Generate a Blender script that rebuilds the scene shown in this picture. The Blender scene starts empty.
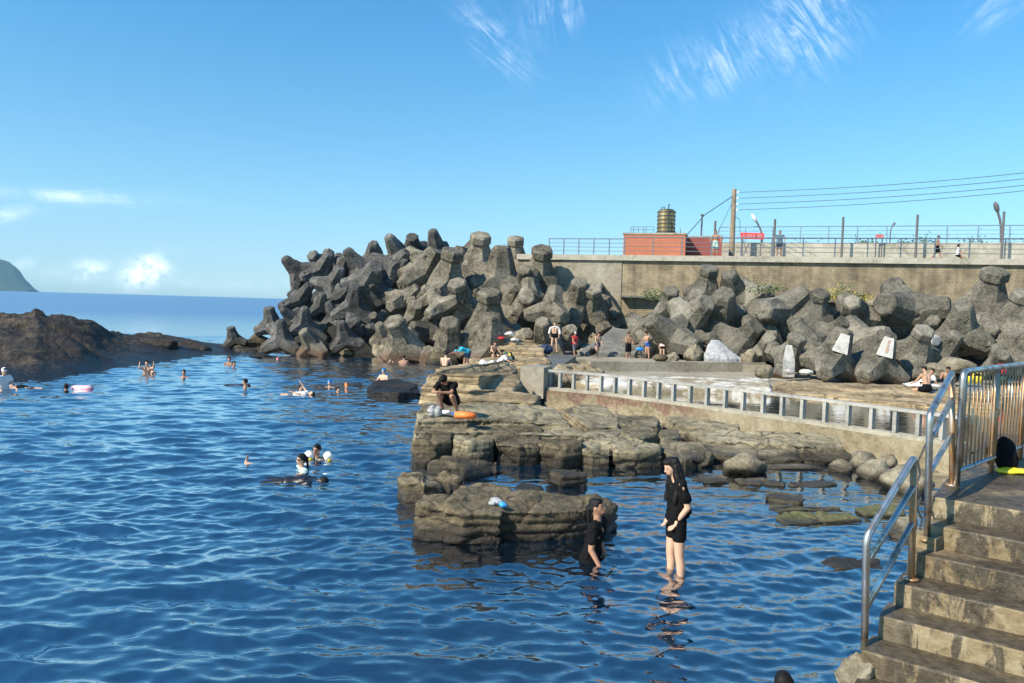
import bpy, bmesh, math, random
import numpy as np
from mathutils import Vector, Matrix, noise as mnoise

random.seed(7)
rng = np.random.default_rng(11)
S = bpy.context.scene
COL = S.collection
R = math.radians

# ------------------------------------------------------------------ camera
F = 740.0
CAMZ = 3.3
PITCH, ROLL = R(2.85), R(1.6)
_f = Vector((0, math.cos(PITCH), -math.sin(PITCH)))
_u0 = Vector((0, math.sin(PITCH), math.cos(PITCH)))
_r0 = Vector((1, 0, 0))
_r = _r0 * math.cos(ROLL) + _u0 * math.sin(ROLL)
_u = _u0 * math.cos(ROLL) - _r0 * math.sin(ROLL)
CAM = Vector((0, 0, CAMZ))
cd = bpy.data.cameras.new('camera')
cd.sensor_width = 36.0
cd.lens = F / 1024 * 36
cd.clip_start = 0.1
cd.clip_end = 20000
cam = bpy.data.objects.new('camera', cd)
COL.objects.link(cam)
m = Matrix((( _r.x, _u.x, -_f.x, CAM.x), (_r.y, _u.y, -_f.y, CAM.y), (_r.z, _u.z, -_f.z, CAM.z), (0, 0, 0, 1)))
cam.matrix_world = m
S.camera = cam


def ray(px, py):
    return _f + _r * ((px - 512) / F) - _u * ((py - 341.5) / F)


def Pz(px, py, z):
    d = ray(px, py)
    return CAM + d * ((z - CAMZ) / d.z)


def Py(px, py, y):
    d = ray(px, py)
    return CAM + d * (y / d.y)


# ------------------------------------------------------------------ world, sun, exposure
SUN_AZ = R(-126)      # from +Y, clockwise positive: the sun is to the left, a little behind the camera
SUN_EL = R(40)
sun_dir = Vector((math.sin(SUN_AZ) * math.cos(SUN_EL), math.cos(SUN_AZ) * math.cos(SUN_EL), math.sin(SUN_EL)))
W = bpy.data.worlds.new('World')
S.world = W
W.use_nodes = True
nt = W.node_tree
nt.nodes.clear()


class NT:
    """small helper to write node graphs tersely"""
    def __init__(s, tree):
        s.t = tree

    def n(s, typ, **kw):
        nd = s.t.nodes.new(typ)
        for k, v in kw.items():
            setattr(nd, k, v)
        return nd

    def put(s, sock, v):
        if isinstance(v, bpy.types.NodeSocket):
            s.t.links.new(v, sock)
        elif v is not None:
            sock.default_value = v

    def math(s, op, a, b=None, c=None, clamp=False):
        nd = s.n('ShaderNodeMath', operation=op, use_clamp=clamp)
        s.put(nd.inputs[0], a)
        if b is not None:
            s.put(nd.inputs[1], b)
        if c is not None:
            s.put(nd.inputs[2], c)
        return nd.outputs[0]

    def mix(s, f, a, b, blend='MIX'):
        nd = s.n('ShaderNodeMix', data_type='RGBA', blend_type=blend)
        s.put(nd.inputs[0], f)
        s.put(nd.inputs[6], a)
        s.put(nd.inputs[7], b)
        return nd.outputs[2]

    def noise(s, vec, scale, detail=4, rough=0.55, dist=0.0):
        nd = s.n('ShaderNodeTexNoise')
        if vec is not None:
            s.put(nd.inputs['Vector'], vec)
        nd.inputs['Scale'].default_value = scale
        nd.inputs['Detail'].default_value = detail
        nd.inputs['Roughness'].default_value = rough
        nd.inputs['Distortion'].default_value = dist
        return nd.outputs['Fac']

    def ramp(s, f, stops):
        nd = s.n('ShaderNodeValToRGB')
        el = nd.color_ramp.elements
        while len(el) < len(stops):
            el.new(0.5)
        for e, (p, c) in zip(el, stops):
            e.position = p
            e.color = c if len(c) == 4 else (*c, 1)
        s.put(nd.inputs[0], f)
        return nd.outputs[0]

    def mapping(s, vec, loc=(0, 0, 0), rot=(0, 0, 0), scale=(1, 1, 1)):
        nd = s.n('ShaderNodeMapping')
        s.put(nd.inputs[0], vec)
        nd.inputs[1].default_value = loc
        nd.inputs[2].default_value = rot
        nd.inputs[3].default_value = scale
        return nd.outputs[0]

    def maprange(s, v, a, b, c=0.0, d=1.0):
        nd = s.n('ShaderNodeMapRange')
        s.put(nd.inputs[0], v)
        for i, x in enumerate((a, b, c, d)):
            nd.inputs[i + 1].default_value = x
        return nd.outputs[0]


w = NT(nt)
sky = w.n('ShaderNodeTexSky', sky_type='NISHITA')
sky.sun_disc = False
sky.sun_elevation = SUN_EL
sky.sun_rotation = SUN_AZ
sky.altitude = 0
sky.air_density = 1.0
sky.dust_density = 0.35
sky.ozone_density = 2.2
tc = w.n('ShaderNodeTexCoord')
sep = w.n('ShaderNodeSeparateXYZ')
nt.links.new(tc.outputs['Generated'], sep.inputs[0])
az = w.math('ARCTAN2', sep.outputs[0], sep.outputs[1])
el = w.math('ARCSINE', sep.outputs[2])
comb = w.n('ShaderNodeCombineXYZ')
w.put(comb.inputs[0], az)
w.put(comb.inputs[1], el)
ae = comb.outputs[0]


def azel(px, py):
    d = ray(px, py).normalized()
    return math.atan2(d.x, d.y), math.asin(d.z)


SKYTINT = [(0.0, (.6, .88, 1.2)), (.03, (.65, .86, 1.06)), (.06, (.68, .86, .97)), (.1, (.6, .86, .93)), (.14, (.54, .86, .95)), (.2, (.46, .87, .98)), (.29, (.335, .86, 1.08)), (1.0, (.33, .92, 1.3))]
cl = None


def cloud(px, py, rx, ry, ang, streak_ang, sx, sy, nscale, lo, hi, amp):
    """a patch of cloud at a direction of the sky: soft ellipse times stretched noise"""
    global cl
    a, e = azel(px, py)
    mp = w.mapping(ae, loc=(-a, -e, 0))
    mp2 = w.mapping(mp, rot=(0, 0, R(-ang)))
    s2 = w.n('ShaderNodeSeparateXYZ')
    w.put(s2.inputs[0], mp2)
    q = w.math('ADD', w.math('POWER', w.math('DIVIDE', w.math('ABSOLUTE', s2.outputs[0]), rx / F), 2.0),
               w.math('POWER', w.math('DIVIDE', w.math('ABSOLUTE', s2.outputs[1]), ry / F), 2.0))
    mask = w.math('POWER', 2.718, w.math('MULTIPLY', q, -1.0))
    mp3 = w.mapping(w.mapping(mp, rot=(0, 0, R(-streak_ang))), scale=(sx, sy, 1), loc=(px * .37, py * .11, 0))
    nz = w.noise(mp3, nscale, 8, 0.68, 1.1 if sx != sy else .3)
    brk = w.noise(w.mapping(mp, scale=(26, 26, 1), loc=(px * .2, py * .3, 0)), 1.0, 5, .6, .6)
    v = w.math('MULTIPLY', mask, w.maprange(nz, lo, hi))
    v = w.math('MULTIPLY', v, w.maprange(brk, .3, .62))
    v = w.math('MULTIPLY', v, amp)
    cl = v if cl is None else w.math('MAXIMUM', cl, v)


# cirrus wisps high up, thin streaks and small cumulus over the sea on the left
cloud(805, 24, 46, 34, 40, 128, 14, 90, 1.0, .42, .78, .8)
cloud(715, 62, 52, 22, 20, 122, 14, 90, 1.0, .42, .78, .75)
cloud(495, 40, 34, 15, -40, -38, 14, 90, 1.0, .42, .76, .65)
cloud(555, 10, 28, 22, 50, 100, 12, 60, 1.0, .42, .8, .6)
cloud(85, 197, 50, 5.5, 2, 4, 10, 90, 1.0, .32, .7, .9)
cloud(8, 215, 20, 5, 18, 14, 12, 90, 1.0, .32, .7, .8)
cloud(1000, 4, 26, 12, 30, 40, 12, 60, 1.0, .42, .8, .6)
cloud(147, 270, 19, 11, 24, 0, 60, 60, 1.0, .36, .52, 1.6)
cloud(86, 271, 14, 8, 12, 0, 60, 60, 1.0, .38, .56, 1.2)
cloud(25, 264, 10, 5, 10, 0, 40, 40, 1.0, .34, .6, .6)
cloud(200, 282, 170, 8, -2, 0, 6, 40, 1.0, .3, .8, .35)
tint = w.ramp(w.math('DIVIDE', el, 1.2, clamp=True), SKYTINT)
skyc = w.mix(1.0, sky.outputs[0], tint, 'MULTIPLY')
skyf = w.mix(w.math('MINIMUM', cl, 0.95), skyc, (9.5, 9.9, 10.2, 1))
bg = w.n('ShaderNodeBackground')
w.put(bg.inputs[0], skyf)
bg.inputs[1].default_value = 0.12
wo = w.n('ShaderNodeOutputWorld')
nt.links.new(bg.outputs[0], wo.inputs[0])

sl = bpy.data.lights.new('sun', 'SUN')
sl.energy = 5.0
sl.angle = R(0.6)
sl.color = (1.0, 0.89, 0.72)
so = bpy.data.objects.new('sun', sl)
COL.objects.link(so)
so.rotation_euler = (-sun_dir).to_track_quat('-Z', 'Y').to_euler()

vs = S.view_settings
vs.view_transform = 'Standard'
vs.look = 'None'
vs.exposure = 0.68
vs.gamma = 1.0
vs.use_curve_mapping = False


# ------------------------------------------------------------------ mesh helpers
class MB:
    def __init__(s):
        s.v, s.f = [], []

    def add(s, vs_, fs_):
        o = len(s.v)
        s.v += [tuple(p) for p in vs_]
        s.f += [tuple(i + o for i in f) for f in fs_]
        return s

    def box(s, c, size, rz=0.0, mat=None):
        hx, hy, hz = size[0] / 2, size[1] / 2, size[2] / 2
        M = mat or (Matrix.Translation(c) @ Matrix.Rotation(rz, 4, 'Z'))
        vs_ = [M @ Vector((x * hx, y * hy, z * hz)) for z in (-1, 1) for y in (-1, 1) for x in (-1, 1)]
        return s.add(vs_, [(0, 2, 3, 1), (4, 5, 7, 6), (0, 1, 5, 4), (1, 3, 7, 5), (3, 2, 6, 7), (2, 0, 4, 6)])

    def beam(s, a, b, wdt, hgt, up=(0, 0, 1)):
        a, b = Vector(a), Vector(b)
        d = b - a
        L = d.length
        d.normalize()
        sd = d.cross(Vector(up)).normalized()
        u2 = sd.cross(d)
        M = Matrix(((sd.x, d.x, u2.x, 0), (sd.y, d.y, u2.y, 0), (sd.z, d.z, u2.z, 0), (0, 0, 0, 1)))
        M.translation = (a + b) / 2
        return s.box(None, (wdt, L, hgt), mat=M)

    def prism(s, top, zb, flip=False):
        """top: list of Vectors (any z); extruded down to zb"""
        n = len(top)
        area = sum(top[i].x * top[(i + 1) % n].y - top[(i + 1) % n].x * top[i].y for i in range(n))
        if area < 0:
            top = list(reversed(top))
        vs_ = [tuple(p) for p in top] + [(p.x, p.y, zb) for p in top]
        fs_ = [tuple(range(n)), tuple(range(2 * n - 1, n - 1, -1))]
        fs_ += [(i, i + n, (i + 1) % n + n, (i + 1) % n) for i in range(n)]
        return s.add(vs_, fs_)

    def tube(s, pts, r, seg=10, cap=True):
        pts = [Vector(p) for p in pts]
        rs = r if isinstance(r, (list, tuple)) else [r] * len(pts)
        ref = None
        rings = []
        for i, p in enumerate(pts):
            d = (pts[min(i + 1, len(pts) - 1)] - pts[max(i - 1, 0)]).normalized()
            if ref is None:
                ref = Vector((0, 0, 1)) if abs(d.z) < .9 else Vector((1, 0, 0))
            a = d.cross(ref).normalized()
            b = a.cross(d).normalized()
            ref = b
            rings.append([p + (a * math.cos(t) + b * math.sin(t)) * rs[i] for t in [2 * math.pi * k / seg for k in range(seg)]])
        vs_ = [q for rg in rings for q in rg]
        fs_ = []
        for i in range(len(pts) - 1):
            for k in range(seg):
                k2 = (k + 1) % seg
                fs_.append((i * seg + k, i * seg + k2, (i + 1) * seg + k2, (i + 1) * seg + k))
        if cap:
            fs_.append(tuple(range(seg - 1, -1, -1)))
            fs_.append(tuple((len(pts) - 1) * seg + k for k in range(seg)))
        return s.add(vs_, fs_)

    def ell(s, c, r, seg=14, rings=9, M=None):
        c = Vector(c)
        vs_ = []
        for i in range(rings + 1):
            th = math.pi * i / rings
            for k in range(seg):
                ph = 2 * math.pi * k / seg
                p = Vector((r[0] * math.sin(th) * math.cos(ph), r[1] * math.sin(th) * math.sin(ph), r[2] * math.cos(th)))
                vs_.append(c + (M @ p if M else p))
        fs_ = []
        for i in range(rings):
            for k in range(seg):
                k2 = (k + 1) % seg
                q = (i * seg + k, (i + 1) * seg + k, (i + 1) * seg + k2, i * seg + k2)
                fs_.append(q)
        return s.add(vs_, fs_)

    def cap(s, a, b, ra, rb, seg=12):
        """tapered capsule"""
        a, b = Vector(a), Vector(b)
        d = b - a
        L = d.length
        d = d.normalized() if L > 1e-6 else Vector((0, 0, 1))
        pts, rs = [], []
        for t in (-.98, -.8, -.5, -.2):
            pts.append(a + d * (ra * t)); rs.append(ra * math.sqrt(1 - t * t))
        for t in (0, .5, 1):
            pts.append(a + d * (L * t)); rs.append(ra + (rb - ra) * t)
        for t in (.2, .5, .8, .98):
            pts.append(b + d * (rb * t)); rs.append(rb * math.sqrt(1 - t * t))
        return s.tube(pts, rs, seg)

    def mesh(s, name):
        me = bpy.data.meshes.new(name)
        me.from_pydata(s.v, [], s.f)
        me.update()
        return me

    def build(s, name, mat, parent=None, smooth=False):
        return link(name, s.mesh(name), mat, parent, smooth)


def link(name, me, mat=None, parent=None, smooth=False):
    o = bpy.data.objects.new(name, me)
    COL.objects.link(o)
    if mat:
        if not me.materials:
            me.materials.append(mat)
    if smooth:
        me.polygons.foreach_set('use_smooth', [True] * len(me.polygons))
    if parent is not None:
        o.parent = parent
    return o


def tag(o, label=None, cat=None, group=None, kind=None):
    if label:
        o['label'] = label
    if cat:
        o['category'] = cat
    if group:
        o['group'] = group
    if kind:
        o['kind'] = kind
    return o


def empty(name, loc=(0, 0, 0), rz=0.0):
    o = bpy.data.objects.new(name, None)
    COL.objects.link(o)
    o.location = loc
    o.rotation_euler = (0, 0, rz)
    o.empty_display_size = 0.2
    return o


def copy_tree(o, parent=None):
    c = o.copy()
    COL.objects.link(c)
    if parent:
        c.parent = parent
    for ch in o.children:
        copy_tree(ch, c)
    return c


def remesh(mb, voxel, smooth_it=0, name='mesh'):
    me = mb.mesh(name + '_src')
    o = bpy.data.objects.new('tmp', me)
    COL.objects.link(o)
    md = o.modifiers.new('r', 'REMESH')
    md.mode = 'VOXEL'
    md.voxel_size = voxel
    md.adaptivity = 0
    if smooth_it:
        ms = o.modifiers.new('s', 'SMOOTH')
        ms.iterations = smooth_it
        ms.factor = 0.5
    dg = bpy.context.evaluated_depsgraph_get()
    out = bpy.data.meshes.new_from_object(o.evaluated_get(dg))
    out.name = name
    bpy.data.objects.remove(o)
    bpy.data.meshes.remove(me)
    out.polygons.foreach_set('use_smooth', [True] * len(out.polygons))
    return out


def vget(me):
    a = np.empty(len(me.vertices) * 3, dtype=np.float32)
    me.vertices.foreach_get('co', a)
    n = np.empty(len(me.vertices) * 3, dtype=np.float32)
    me.vertices.foreach_get('normal', n)
    return a.reshape(-1, 3).astype(float), n.reshape(-1, 3).astype(float)


def vset(me, co):
    me.vertices.foreach_set('co', co.astype(np.float32).ravel())
    me.update()


# value noise in numpy (3-D, vectorised)
_perm = np.random.default_rng(5).permutation(4096)
_val = np.random.default_rng(6).random(4096) * 2 - 1


def vnoise(p):
    p = np.asarray(p, float)
    i = np.floor(p).astype(np.int64)
    f = p - i
    u = f * f * f * (f * (f * 6 - 15) + 10)

    def h(dx, dy, dz):
        a = _perm[(i[:, 0] + dx) & 4095]
        b = _perm[(a + i[:, 1] + dy) & 4095]
        return _val[_perm[(b + i[:, 2] + dz) & 4095]]
    x0 = h(0, 0, 0) * (1 - u[:, 0]) + h(1, 0, 0) * u[:, 0]
    x1 = h(0, 1, 0) * (1 - u[:, 0]) + h(1, 1, 0) * u[:, 0]
    x2 = h(0, 0, 1) * (1 - u[:, 0]) + h(1, 0, 1) * u[:, 0]
    x3 = h(0, 1, 1) * (1 - u[:, 0]) + h(1, 1, 1) * u[:, 0]
    y0 = x0 * (1 - u[:, 1]) + x1 * u[:, 1]
    y1 = x2 * (1 - u[:, 1]) + x3 * u[:, 1]
    return y0 * (1 - u[:, 2]) + y1 * u[:, 2]


def fbm(p, octv=4, rough=.5):
    s, a, t = 0, 1, 0
    p = np.asarray(p, float)
    for k in range(octv):
        s = s + a * vnoise(p + 17.3 * k)
        t += a
        a *= rough
        p = p * 2.03
    return s / t


def worley(p, seed=0):
    """nearest and second nearest cell distance and a random value per cell"""
    p = np.asarray(p, float)
    i = np.floor(p).astype(np.int64)
    f1 = np.full(len(p), 9.); f2 = np.full(len(p), 9.); rv = np.zeros(len(p))
    for dx in (-1, 0, 1):
        for dy in (-1, 0, 1):
            for dz in (-1, 0, 1):
                c = i + np.array([dx, dy, dz])
                h = _perm[(_perm[(_perm[(c[:, 0] + seed) & 4095] + c[:, 1]) & 4095] + c[:, 2]) & 4095]
                q = c + .5 + .42 * np.stack([_val[h], _val[(h * 7 + 3) & 4095], _val[(h * 13 + 5) & 4095]], -1)
                d = np.linalg.norm(p - q, axis=1)
                n1 = d < f1
                f2 = np.where(n1, f1, np.minimum(f2, d))
                rv = np.where(n1, _val[(h * 29 + 11) & 4095], rv)
                f1 = np.where(n1, d, f1)
    return f1, f2, rv


# ------------------------------------------------------------------ materials
def mat_base(name):
    mt = bpy.data.materials.new(name)
    mt.use_nodes = True
    mt.node_tree.nodes.clear()
    g = NT(mt.node_tree)
    p = g.n('ShaderNodeBsdfPrincipled')
    o = g.n('ShaderNodeOutputMaterial')
    mt.node_tree.links.new(p.outputs[0], o.inputs[0])
    return mt, g, p, o


def plain(name, col, rough=0.6, metal=0.0, var=0.12, scale=9.0, bump=0.0, spec=0.5):
    mt, g, p, o = mat_base(name)
    t = g.n('ShaderNodeTexCoord')
    nz = g.noise(t.outputs['Object'], scale, 5)
    c0 = tuple(c * (1 - var) for c in col) + (1,)
    c1 = tuple(min(1, c * (1 + var)) for c in col) + (1,)
    g.put(p.inputs['Base Color'], g.ramp(nz, [(.3, c0), (.7, c1)]))
    p.inputs['Roughness'].default_value = rough
    p.inputs['Metallic'].default_value = metal
    p.inputs['Specular IOR Level'].default_value = spec
    if bump:
        b = g.n('ShaderNodeBump')
        b.inputs['Strength'].default_value = bump
        b.inputs['Distance'].default_value = 0.02
        g.put(b.inputs['Height'], g.noise(t.outputs['Object'], scale * 4, 5))
        g.put(p.inputs['Normal'], b.outputs[0])
    return mt


def stone(name, stops, scale=1.2, bump=.5, bdist=.05, wet_z=None, strata=0.0, obj=False, rough=.85, lichen=None, speck=.35, randv=0.0, wetcol=(.035, .026, .018), cracks=0, edge=None):
    """rough mineral surface: blotches, pits, optional horizontal bedding, optional dark tide band above the water"""
    mt, g, p, o = mat_base(name)
    t = g.n('ShaderNodeTexCoord')
    geo = g.n('ShaderNodeNewGeometry')
    vec = t.outputs['Object'] if obj else geo.outputs['Position']
    oi = g.n('ShaderNodeObjectInfo')
    if obj:
        va = g.n('ShaderNodeVectorMath', operation='ADD')
        g.put(va.inputs[0], vec)
        cx = g.n('ShaderNodeCombineXYZ')
        g.put(cx.inputs[0], g.math('MULTIPLY', oi.outputs['Random'], 41.0))
        g.put(cx.inputs[1], g.math('MULTIPLY', oi.outputs['Random'], 17.0))
        g.put(va.inputs[1], cx.outputs[0])
        vec = va.outputs[0]
    big = g.noise(vec, scale, 6, .62, .3)
    fine = g.noise(vec, scale * 9, 6, .7)
    f = g.math('ADD', g.math('MULTIPLY', big, 1 - speck), g.math('MULTIPLY', fine, speck))
    if strata:
        mp = g.mapping(vec, scale=(.35, .35, 6.5), rot=(R(2), R(-1.5), 0))
        st = g.noise(mp, 1.6, 5, .65, .4)
        f = g.math('ADD', g.math('MULTIPLY', f, 1 - strata), g.math('MULTIPLY', st, strata))
    col = g.ramp(f, stops)
    if lichen:
        lz = g.noise(vec, scale * 2.3, 6, .7, .6)
        lf = g.maprange(lz, lichen[1], lichen[1] + .12)
        col = g.mix(lf, col, (*lichen[0], 1))
    if randv:
        k = g.maprange(oi.outputs['Random'], 0, 1, 1 - randv, 1 + randv)
        cc = g.n('ShaderNodeCombineXYZ')
        for i in range(3):
            g.put(cc.inputs[i], k)
        col = g.mix(1.0, col, cc.outputs[0], 'MULTIPLY')
    if cracks:
        wv = g.n('ShaderNodeVectorMath', operation='ADD')
        g.put(wv.inputs[0], g.mapping(vec, scale=(1, 1, 1.6)))
        nc = g.n('ShaderNodeTexNoise')
        g.put(nc.inputs['Vector'], vec)
        nc.inputs['Scale'].default_value = 1.7
        nc.inputs['Detail'].default_value = 4
        sc = g.n('ShaderNodeVectorMath', operation='SCALE')
        g.put(sc.inputs[0], nc.outputs['Color'])
        sc.inputs['Scale'].default_value = .7
        g.put(wv.inputs[1], sc.outputs[0])
        v1 = g.n('ShaderNodeTexVoronoi', feature='DISTANCE_TO_EDGE')
        g.put(v1.inputs['Vector'], wv.outputs[0])
        v1.inputs['Scale'].default_value = cracks
        cf = g.maprange(v1.outputs['Distance'], .012, .05, .75, 0)
        cf = g.math('MULTIPLY', cf, g.maprange(big, .4, .6))
        col = g.mix(cf, col, (.02, .016, .01, 1))
        blot = g.noise(vec, scale * 3.2, 6, .72, .8)
        col = g.mix(g.maprange(blot, .56, .68, 0, .6), col, (.035, .03, .02, 1))
    if edge:
        ew = g.maprange(geo.outputs['Pointiness'], .53, .6, 0, .55)
        col = g.mix(g.math('MULTIPLY', ew, fine), col, (*edge, 1))
    rg = rough
    if wet_z is not None:
        sp = g.n('ShaderNodeSeparateXYZ')
        g.put(sp.inputs[0], geo.outputs['Position'])
        zz = g.math('ADD', sp.outputs[2], g.math('MULTIPLY', g.math('SUBTRACT', g.noise(geo.outputs['Position'], 1.3, 5), .5), wet_z * 1.3))
        wf = g.maprange(zz, wet_z * .35, wet_z, .9, 0)
        col = g.mix(wf, col, (*wetcol, 1))
        rg = g.maprange(wf, 0, 1, rough, .35)
    g.put(p.inputs['Base Color'], col)
    g.put(p.inputs['Roughness'], rg)
    p.inputs['Specular IOR Level'].default_value = .35
    b = g.n('ShaderNodeBump')
    b.inputs['Strength'].default_value = bump
    b.inputs['Distance'].default_value = bdist
    h = g.math('ADD', g.math('MULTIPLY', fine, .6), g.math('MULTIPLY', f, .8))
    vo = g.n('ShaderNodeTexVoronoi')
    g.put(vo.inputs['Vector'], vec)
    vo.inputs['Scale'].default_value = scale * 11
    pit = g.maprange(vo.outputs['Distance'], 0, .3)
    h = g.math('ADD', h, g.math('MULTIPLY', pit, .25))
    g.put(b.inputs['Height'], h)
    g.put(p.inputs['Normal'], b.outputs[0])
    return mt


M = {}
M['tetra_dark'] = stone('weathered dark concrete', [(.36, (.018, .018, .017)), (.47, (.062, .06, .055)), (.57, (.13, .125, .113)), (.7, (.25, .24, .215))], 1.5, .8, .08, wet_z=.75, obj=True, randv=.3, lichen=((.26, .24, .2), .62), wetcol=(.05, .036, .022), speck=.5, edge=(.42, .4, .34))
M['tetra_warm'] = stone('weathered warm concrete', [(.37, (.026, .023, .017)), (.46, (.1, .088, .063)), (.56, (.195, .175, .132)), (.7, (.34, .312, .25))], 1.5, .85, .08, wet_z=.75, obj=True, randv=.28, lichen=((.4, .37, .3), .63), wetcol=(.1, .055, .028), speck=.5, edge=(.42, .4, .34))
M['tetra_grey'] = stone('weathered grey concrete', [(.36, (.03, .027, .02)), (.46, (.1, .092, .071)), (.56, (.18, .166, .13)), (.72, (.3, .28, .23))], 1.5, .8, .08, wet_z=.55, obj=True, randv=.25, lichen=((.35, .33, .27), .63), wetcol=(.08, .05, .03), speck=.5, edge=(.42, .4, .34))
M['sandstone'] = stone('layered sandstone', [(.36, (.026, .022, .013)), (.45, (.13, .11, .066)), (.53, (.275, .237, .15)), (.68, (.44, .39, .265))], .9, .9, .06, wet_z=.36, strata=.4, lichen=((.1, .095, .04), .6), wetcol=(.03, .024, .014), speck=.5, cracks=1.3)
M['tawny'] = stone('tawny smooth sandstone', [(.36, (.06, .041, .02)), (.45, (.19, .14, .075)), (.54, (.35, .268, .155)), (.7, (.49, .4, .255))], .7, .7, .06, wet_z=.3, strata=.6, wetcol=(.05, .035, .018), speck=.4, cracks=0.9)
M['dark_rock'] = stone('dark wet shore rock', [(.38, (.006, .005, .004)), (.48, (.022, .017, .011)), (.57, (.07, .052, .031)), (.68, (.17, .125, .072))], .5, 1.0, .15, wet_z=.7, strata=.3, wetcol=(.01, .008, .007), rough=.7, speck=.5, cracks=0.7)
M['isle'] = stone('grey brown tidal rock', [(.36, (.014, .011, .007)), (.45, (.06, .047, .027)), (.54, (.145, .117, .07)), (.68, (.29, .245, .16))], 1.1, 1.0, .06, wet_z=.36, strata=.35, lichen=((.07, .07, .03), .58), wetcol=(.018, .014, .009), speck=.5, cracks=1.6)
M['boulder'] = stone('boulder stone', [(.36, (.07, .058, .036)), (.48, (.19, .165, .112)), (.58, (.29, .26, .185)), (.72, (.4, .365, .28))], 1.4, .8, .05, wet_z=.2, wetcol=(.03, .024, .015), speck=.5)
M['mossy'] = stone('mossy slab', [(.36, (.03, .034, .014)), (.48, (.09, .095, .04)), (.58, (.17, .16, .085)), (.72, (.27, .25, .16))], 1.6, .8, .05, wet_z=.06, strata=.3, speck=.5)
M['concrete'] = stone('old cast concrete', [(.34, (.13, .11, .075)), (.46, (.25, .22, .162)), (.58, (.34, .31, .24)), (.75, (.43, .4, .32))], .6, .4, .03, speck=.45)
M['pale_concrete'] = stone('pale concrete frame', [(.36, (.15, .136, .1)), (.47, (.29, .27, .212)), (.62, (.41, .385, .31))], 1.0, .3, .02, speck=.45)
M['grey_concrete'] = stone('smooth grey concrete slab', [(.36, (.07, .068, .06)), (.5, (.14, .136, .122)), (.68, (.22, .214, .195))], .5, .5, .04, speck=.5)
M['dark_path'] = stone('dark wet concrete path', [(.36, (.07, .072, .066)), (.55, (.12, .125, .118)), (.7, (.18, .18, .17))], .8, .3, .02, rough=.6)
M['seabed'] = stone('seabed', [(.36, (.035, .034, .02)), (.5, (.11, .095, .052)), (.66, (.24, .2, .12))], .8, .5, .1)
M['frame'] = stone('grey concrete frame', [(.36, (.17, .165, .145)), (.47, (.3, .295, .265)), (.62, (.42, .41, .375))], 1.2, .3, .02, speck=.45)
M['deck_edge'] = stone('pale promenade concrete', [(.36, (.2, .183, .14)), (.48, (.36, .335, .27)), (.64, (.48, .455, .38))], .8, .3, .02, speck=.45)
M['rubble'] = stone('rubble core', [(.3, (.01, .01, .009)), (.6, (.03, .028, .024))], .6, .6, .1)  # near black puts the shade of the gaps between tetrapods into the colour
M['white_stone'] = stone('white painted stone', [(.36, (.12, .11, .09)), (.47, (.36, .35, .32)), (.6, (.52, .51, .48))], 2.6, .5, .03, speck=.5)
M['headland'] = stone('wooded headland', [(.3, (.025, .05, .03)), (.5, (.05, .08, .04)), (.7, (.12, .12, .07)), (.9, (.2, .18, .12))], .006, .3, 6)

M['white_paint'] = stone('worn white paint', [(.36, (.26, .25, .22)), (.46, (.5, .49, .455)), (.6, (.6, .59, .56))], 3.0, .3, .02, obj=True, speck=.5)
M['black_cloth'] = plain('black cloth', (.006, .006, .007), .9, var=.3, scale=20, bump=.2, spec=.12)
M['black_wet'] = plain('black neoprene', (.01, .01, .012), .4)
M['skin'] = plain('skin', (.45, .265, .175), .55, var=.08, scale=6)
M['skin_tan'] = plain('tanned skin', (.33, .175, .105), .55, var=.08, scale=6)
M['skin_light'] = plain('light skin', (.5, .315, .215), .55, var=.06, scale=6)
M['hair'] = plain('black hair', (.006, .005, .005), .6, var=.3, scale=40, bump=.3, spec=.25)
M['red_cloth'] = plain('red cloth', (.55, .03, .04), .8)
M['blue_cloth'] = plain('blue cloth', (.03, .1, .38), .8)
M['turquoise'] = plain('turquoise cloth', (.02, .4, .55), .75)
M['white_cloth'] = plain('white cloth', (.62, .62, .61), .85, bump=.3)
M['grey_cloth'] = plain('grey cloth', (.1, .11, .13), .85)
M['mint_cloth'] = plain('pale green cloth', (.4, .56, .5), .85)
M['navy_cloth'] = plain('navy cloth', (.02, .035, .08), .85)
M['pink_cloth'] = plain('pale pink cloth', (.72, .5, .5), .85)
M['teal_cloth'] = plain('slate cloth', (.07, .13, .17), .85)
M['cap_blue'] = plain('blue swim cap', (.03, .25, .7), .35)
M['yellow'] = plain('yellow plastic', (.8, .6, .03), .4)
M['orange'] = plain('orange foam', (.85, .2, .04), .55)
M['pink'] = plain('pink plastic', (.75, .17, .25), .4)
M['pale_pink'] = plain('pale pink plastic', (.82, .5, .52), .4)
M['float_white'] = plain('milky plastic', (.75, .75, .68), .35)
M['blue_plastic'] = plain('blue plastic', (.04, .3, .65), .4)
M['plastic_bag'] = plain('white plastic bag', (.33, .335, .34), .5, var=.35, bump=1.0)
M['green_cloth'] = plain('dark green cloth', (.025, .07, .04), .8)
M['lens'] = plain('dark lens', (.01, .01, .012), .1)
M['eye'] = plain('eye', (.03, .02, .015), .3)
M['lip'] = plain('lips', (.42, .15, .12), .5)
M['rail_paint'] = plain('grey painted steel', (.13, .17, .2), .5, .3)
M['rail_blue'] = plain('pale blue painted steel', (.2, .3, .38), .5, .2)
M['pole_grey'] = plain('weathered steel pole', (.12, .115, .11), .6, .2)
M['pole_wood'] = plain('weathered pole', (.24, .19, .13), .8, scale=3, var=.3)
M['wire'] = plain('black cable', (.03, .035, .04), .6)
M['sign_red'] = plain('red sign', (.72, .07, .07), .5)
M['sign_blue'] = plain('blue sign', (.05, .12, .45), .5)
M['lamp_white'] = plain('lamp head white', (.75, .75, .74), .4)
M['orange_mark'] = plain('faded orange paint', (.58, .36, .24), .8)
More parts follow.
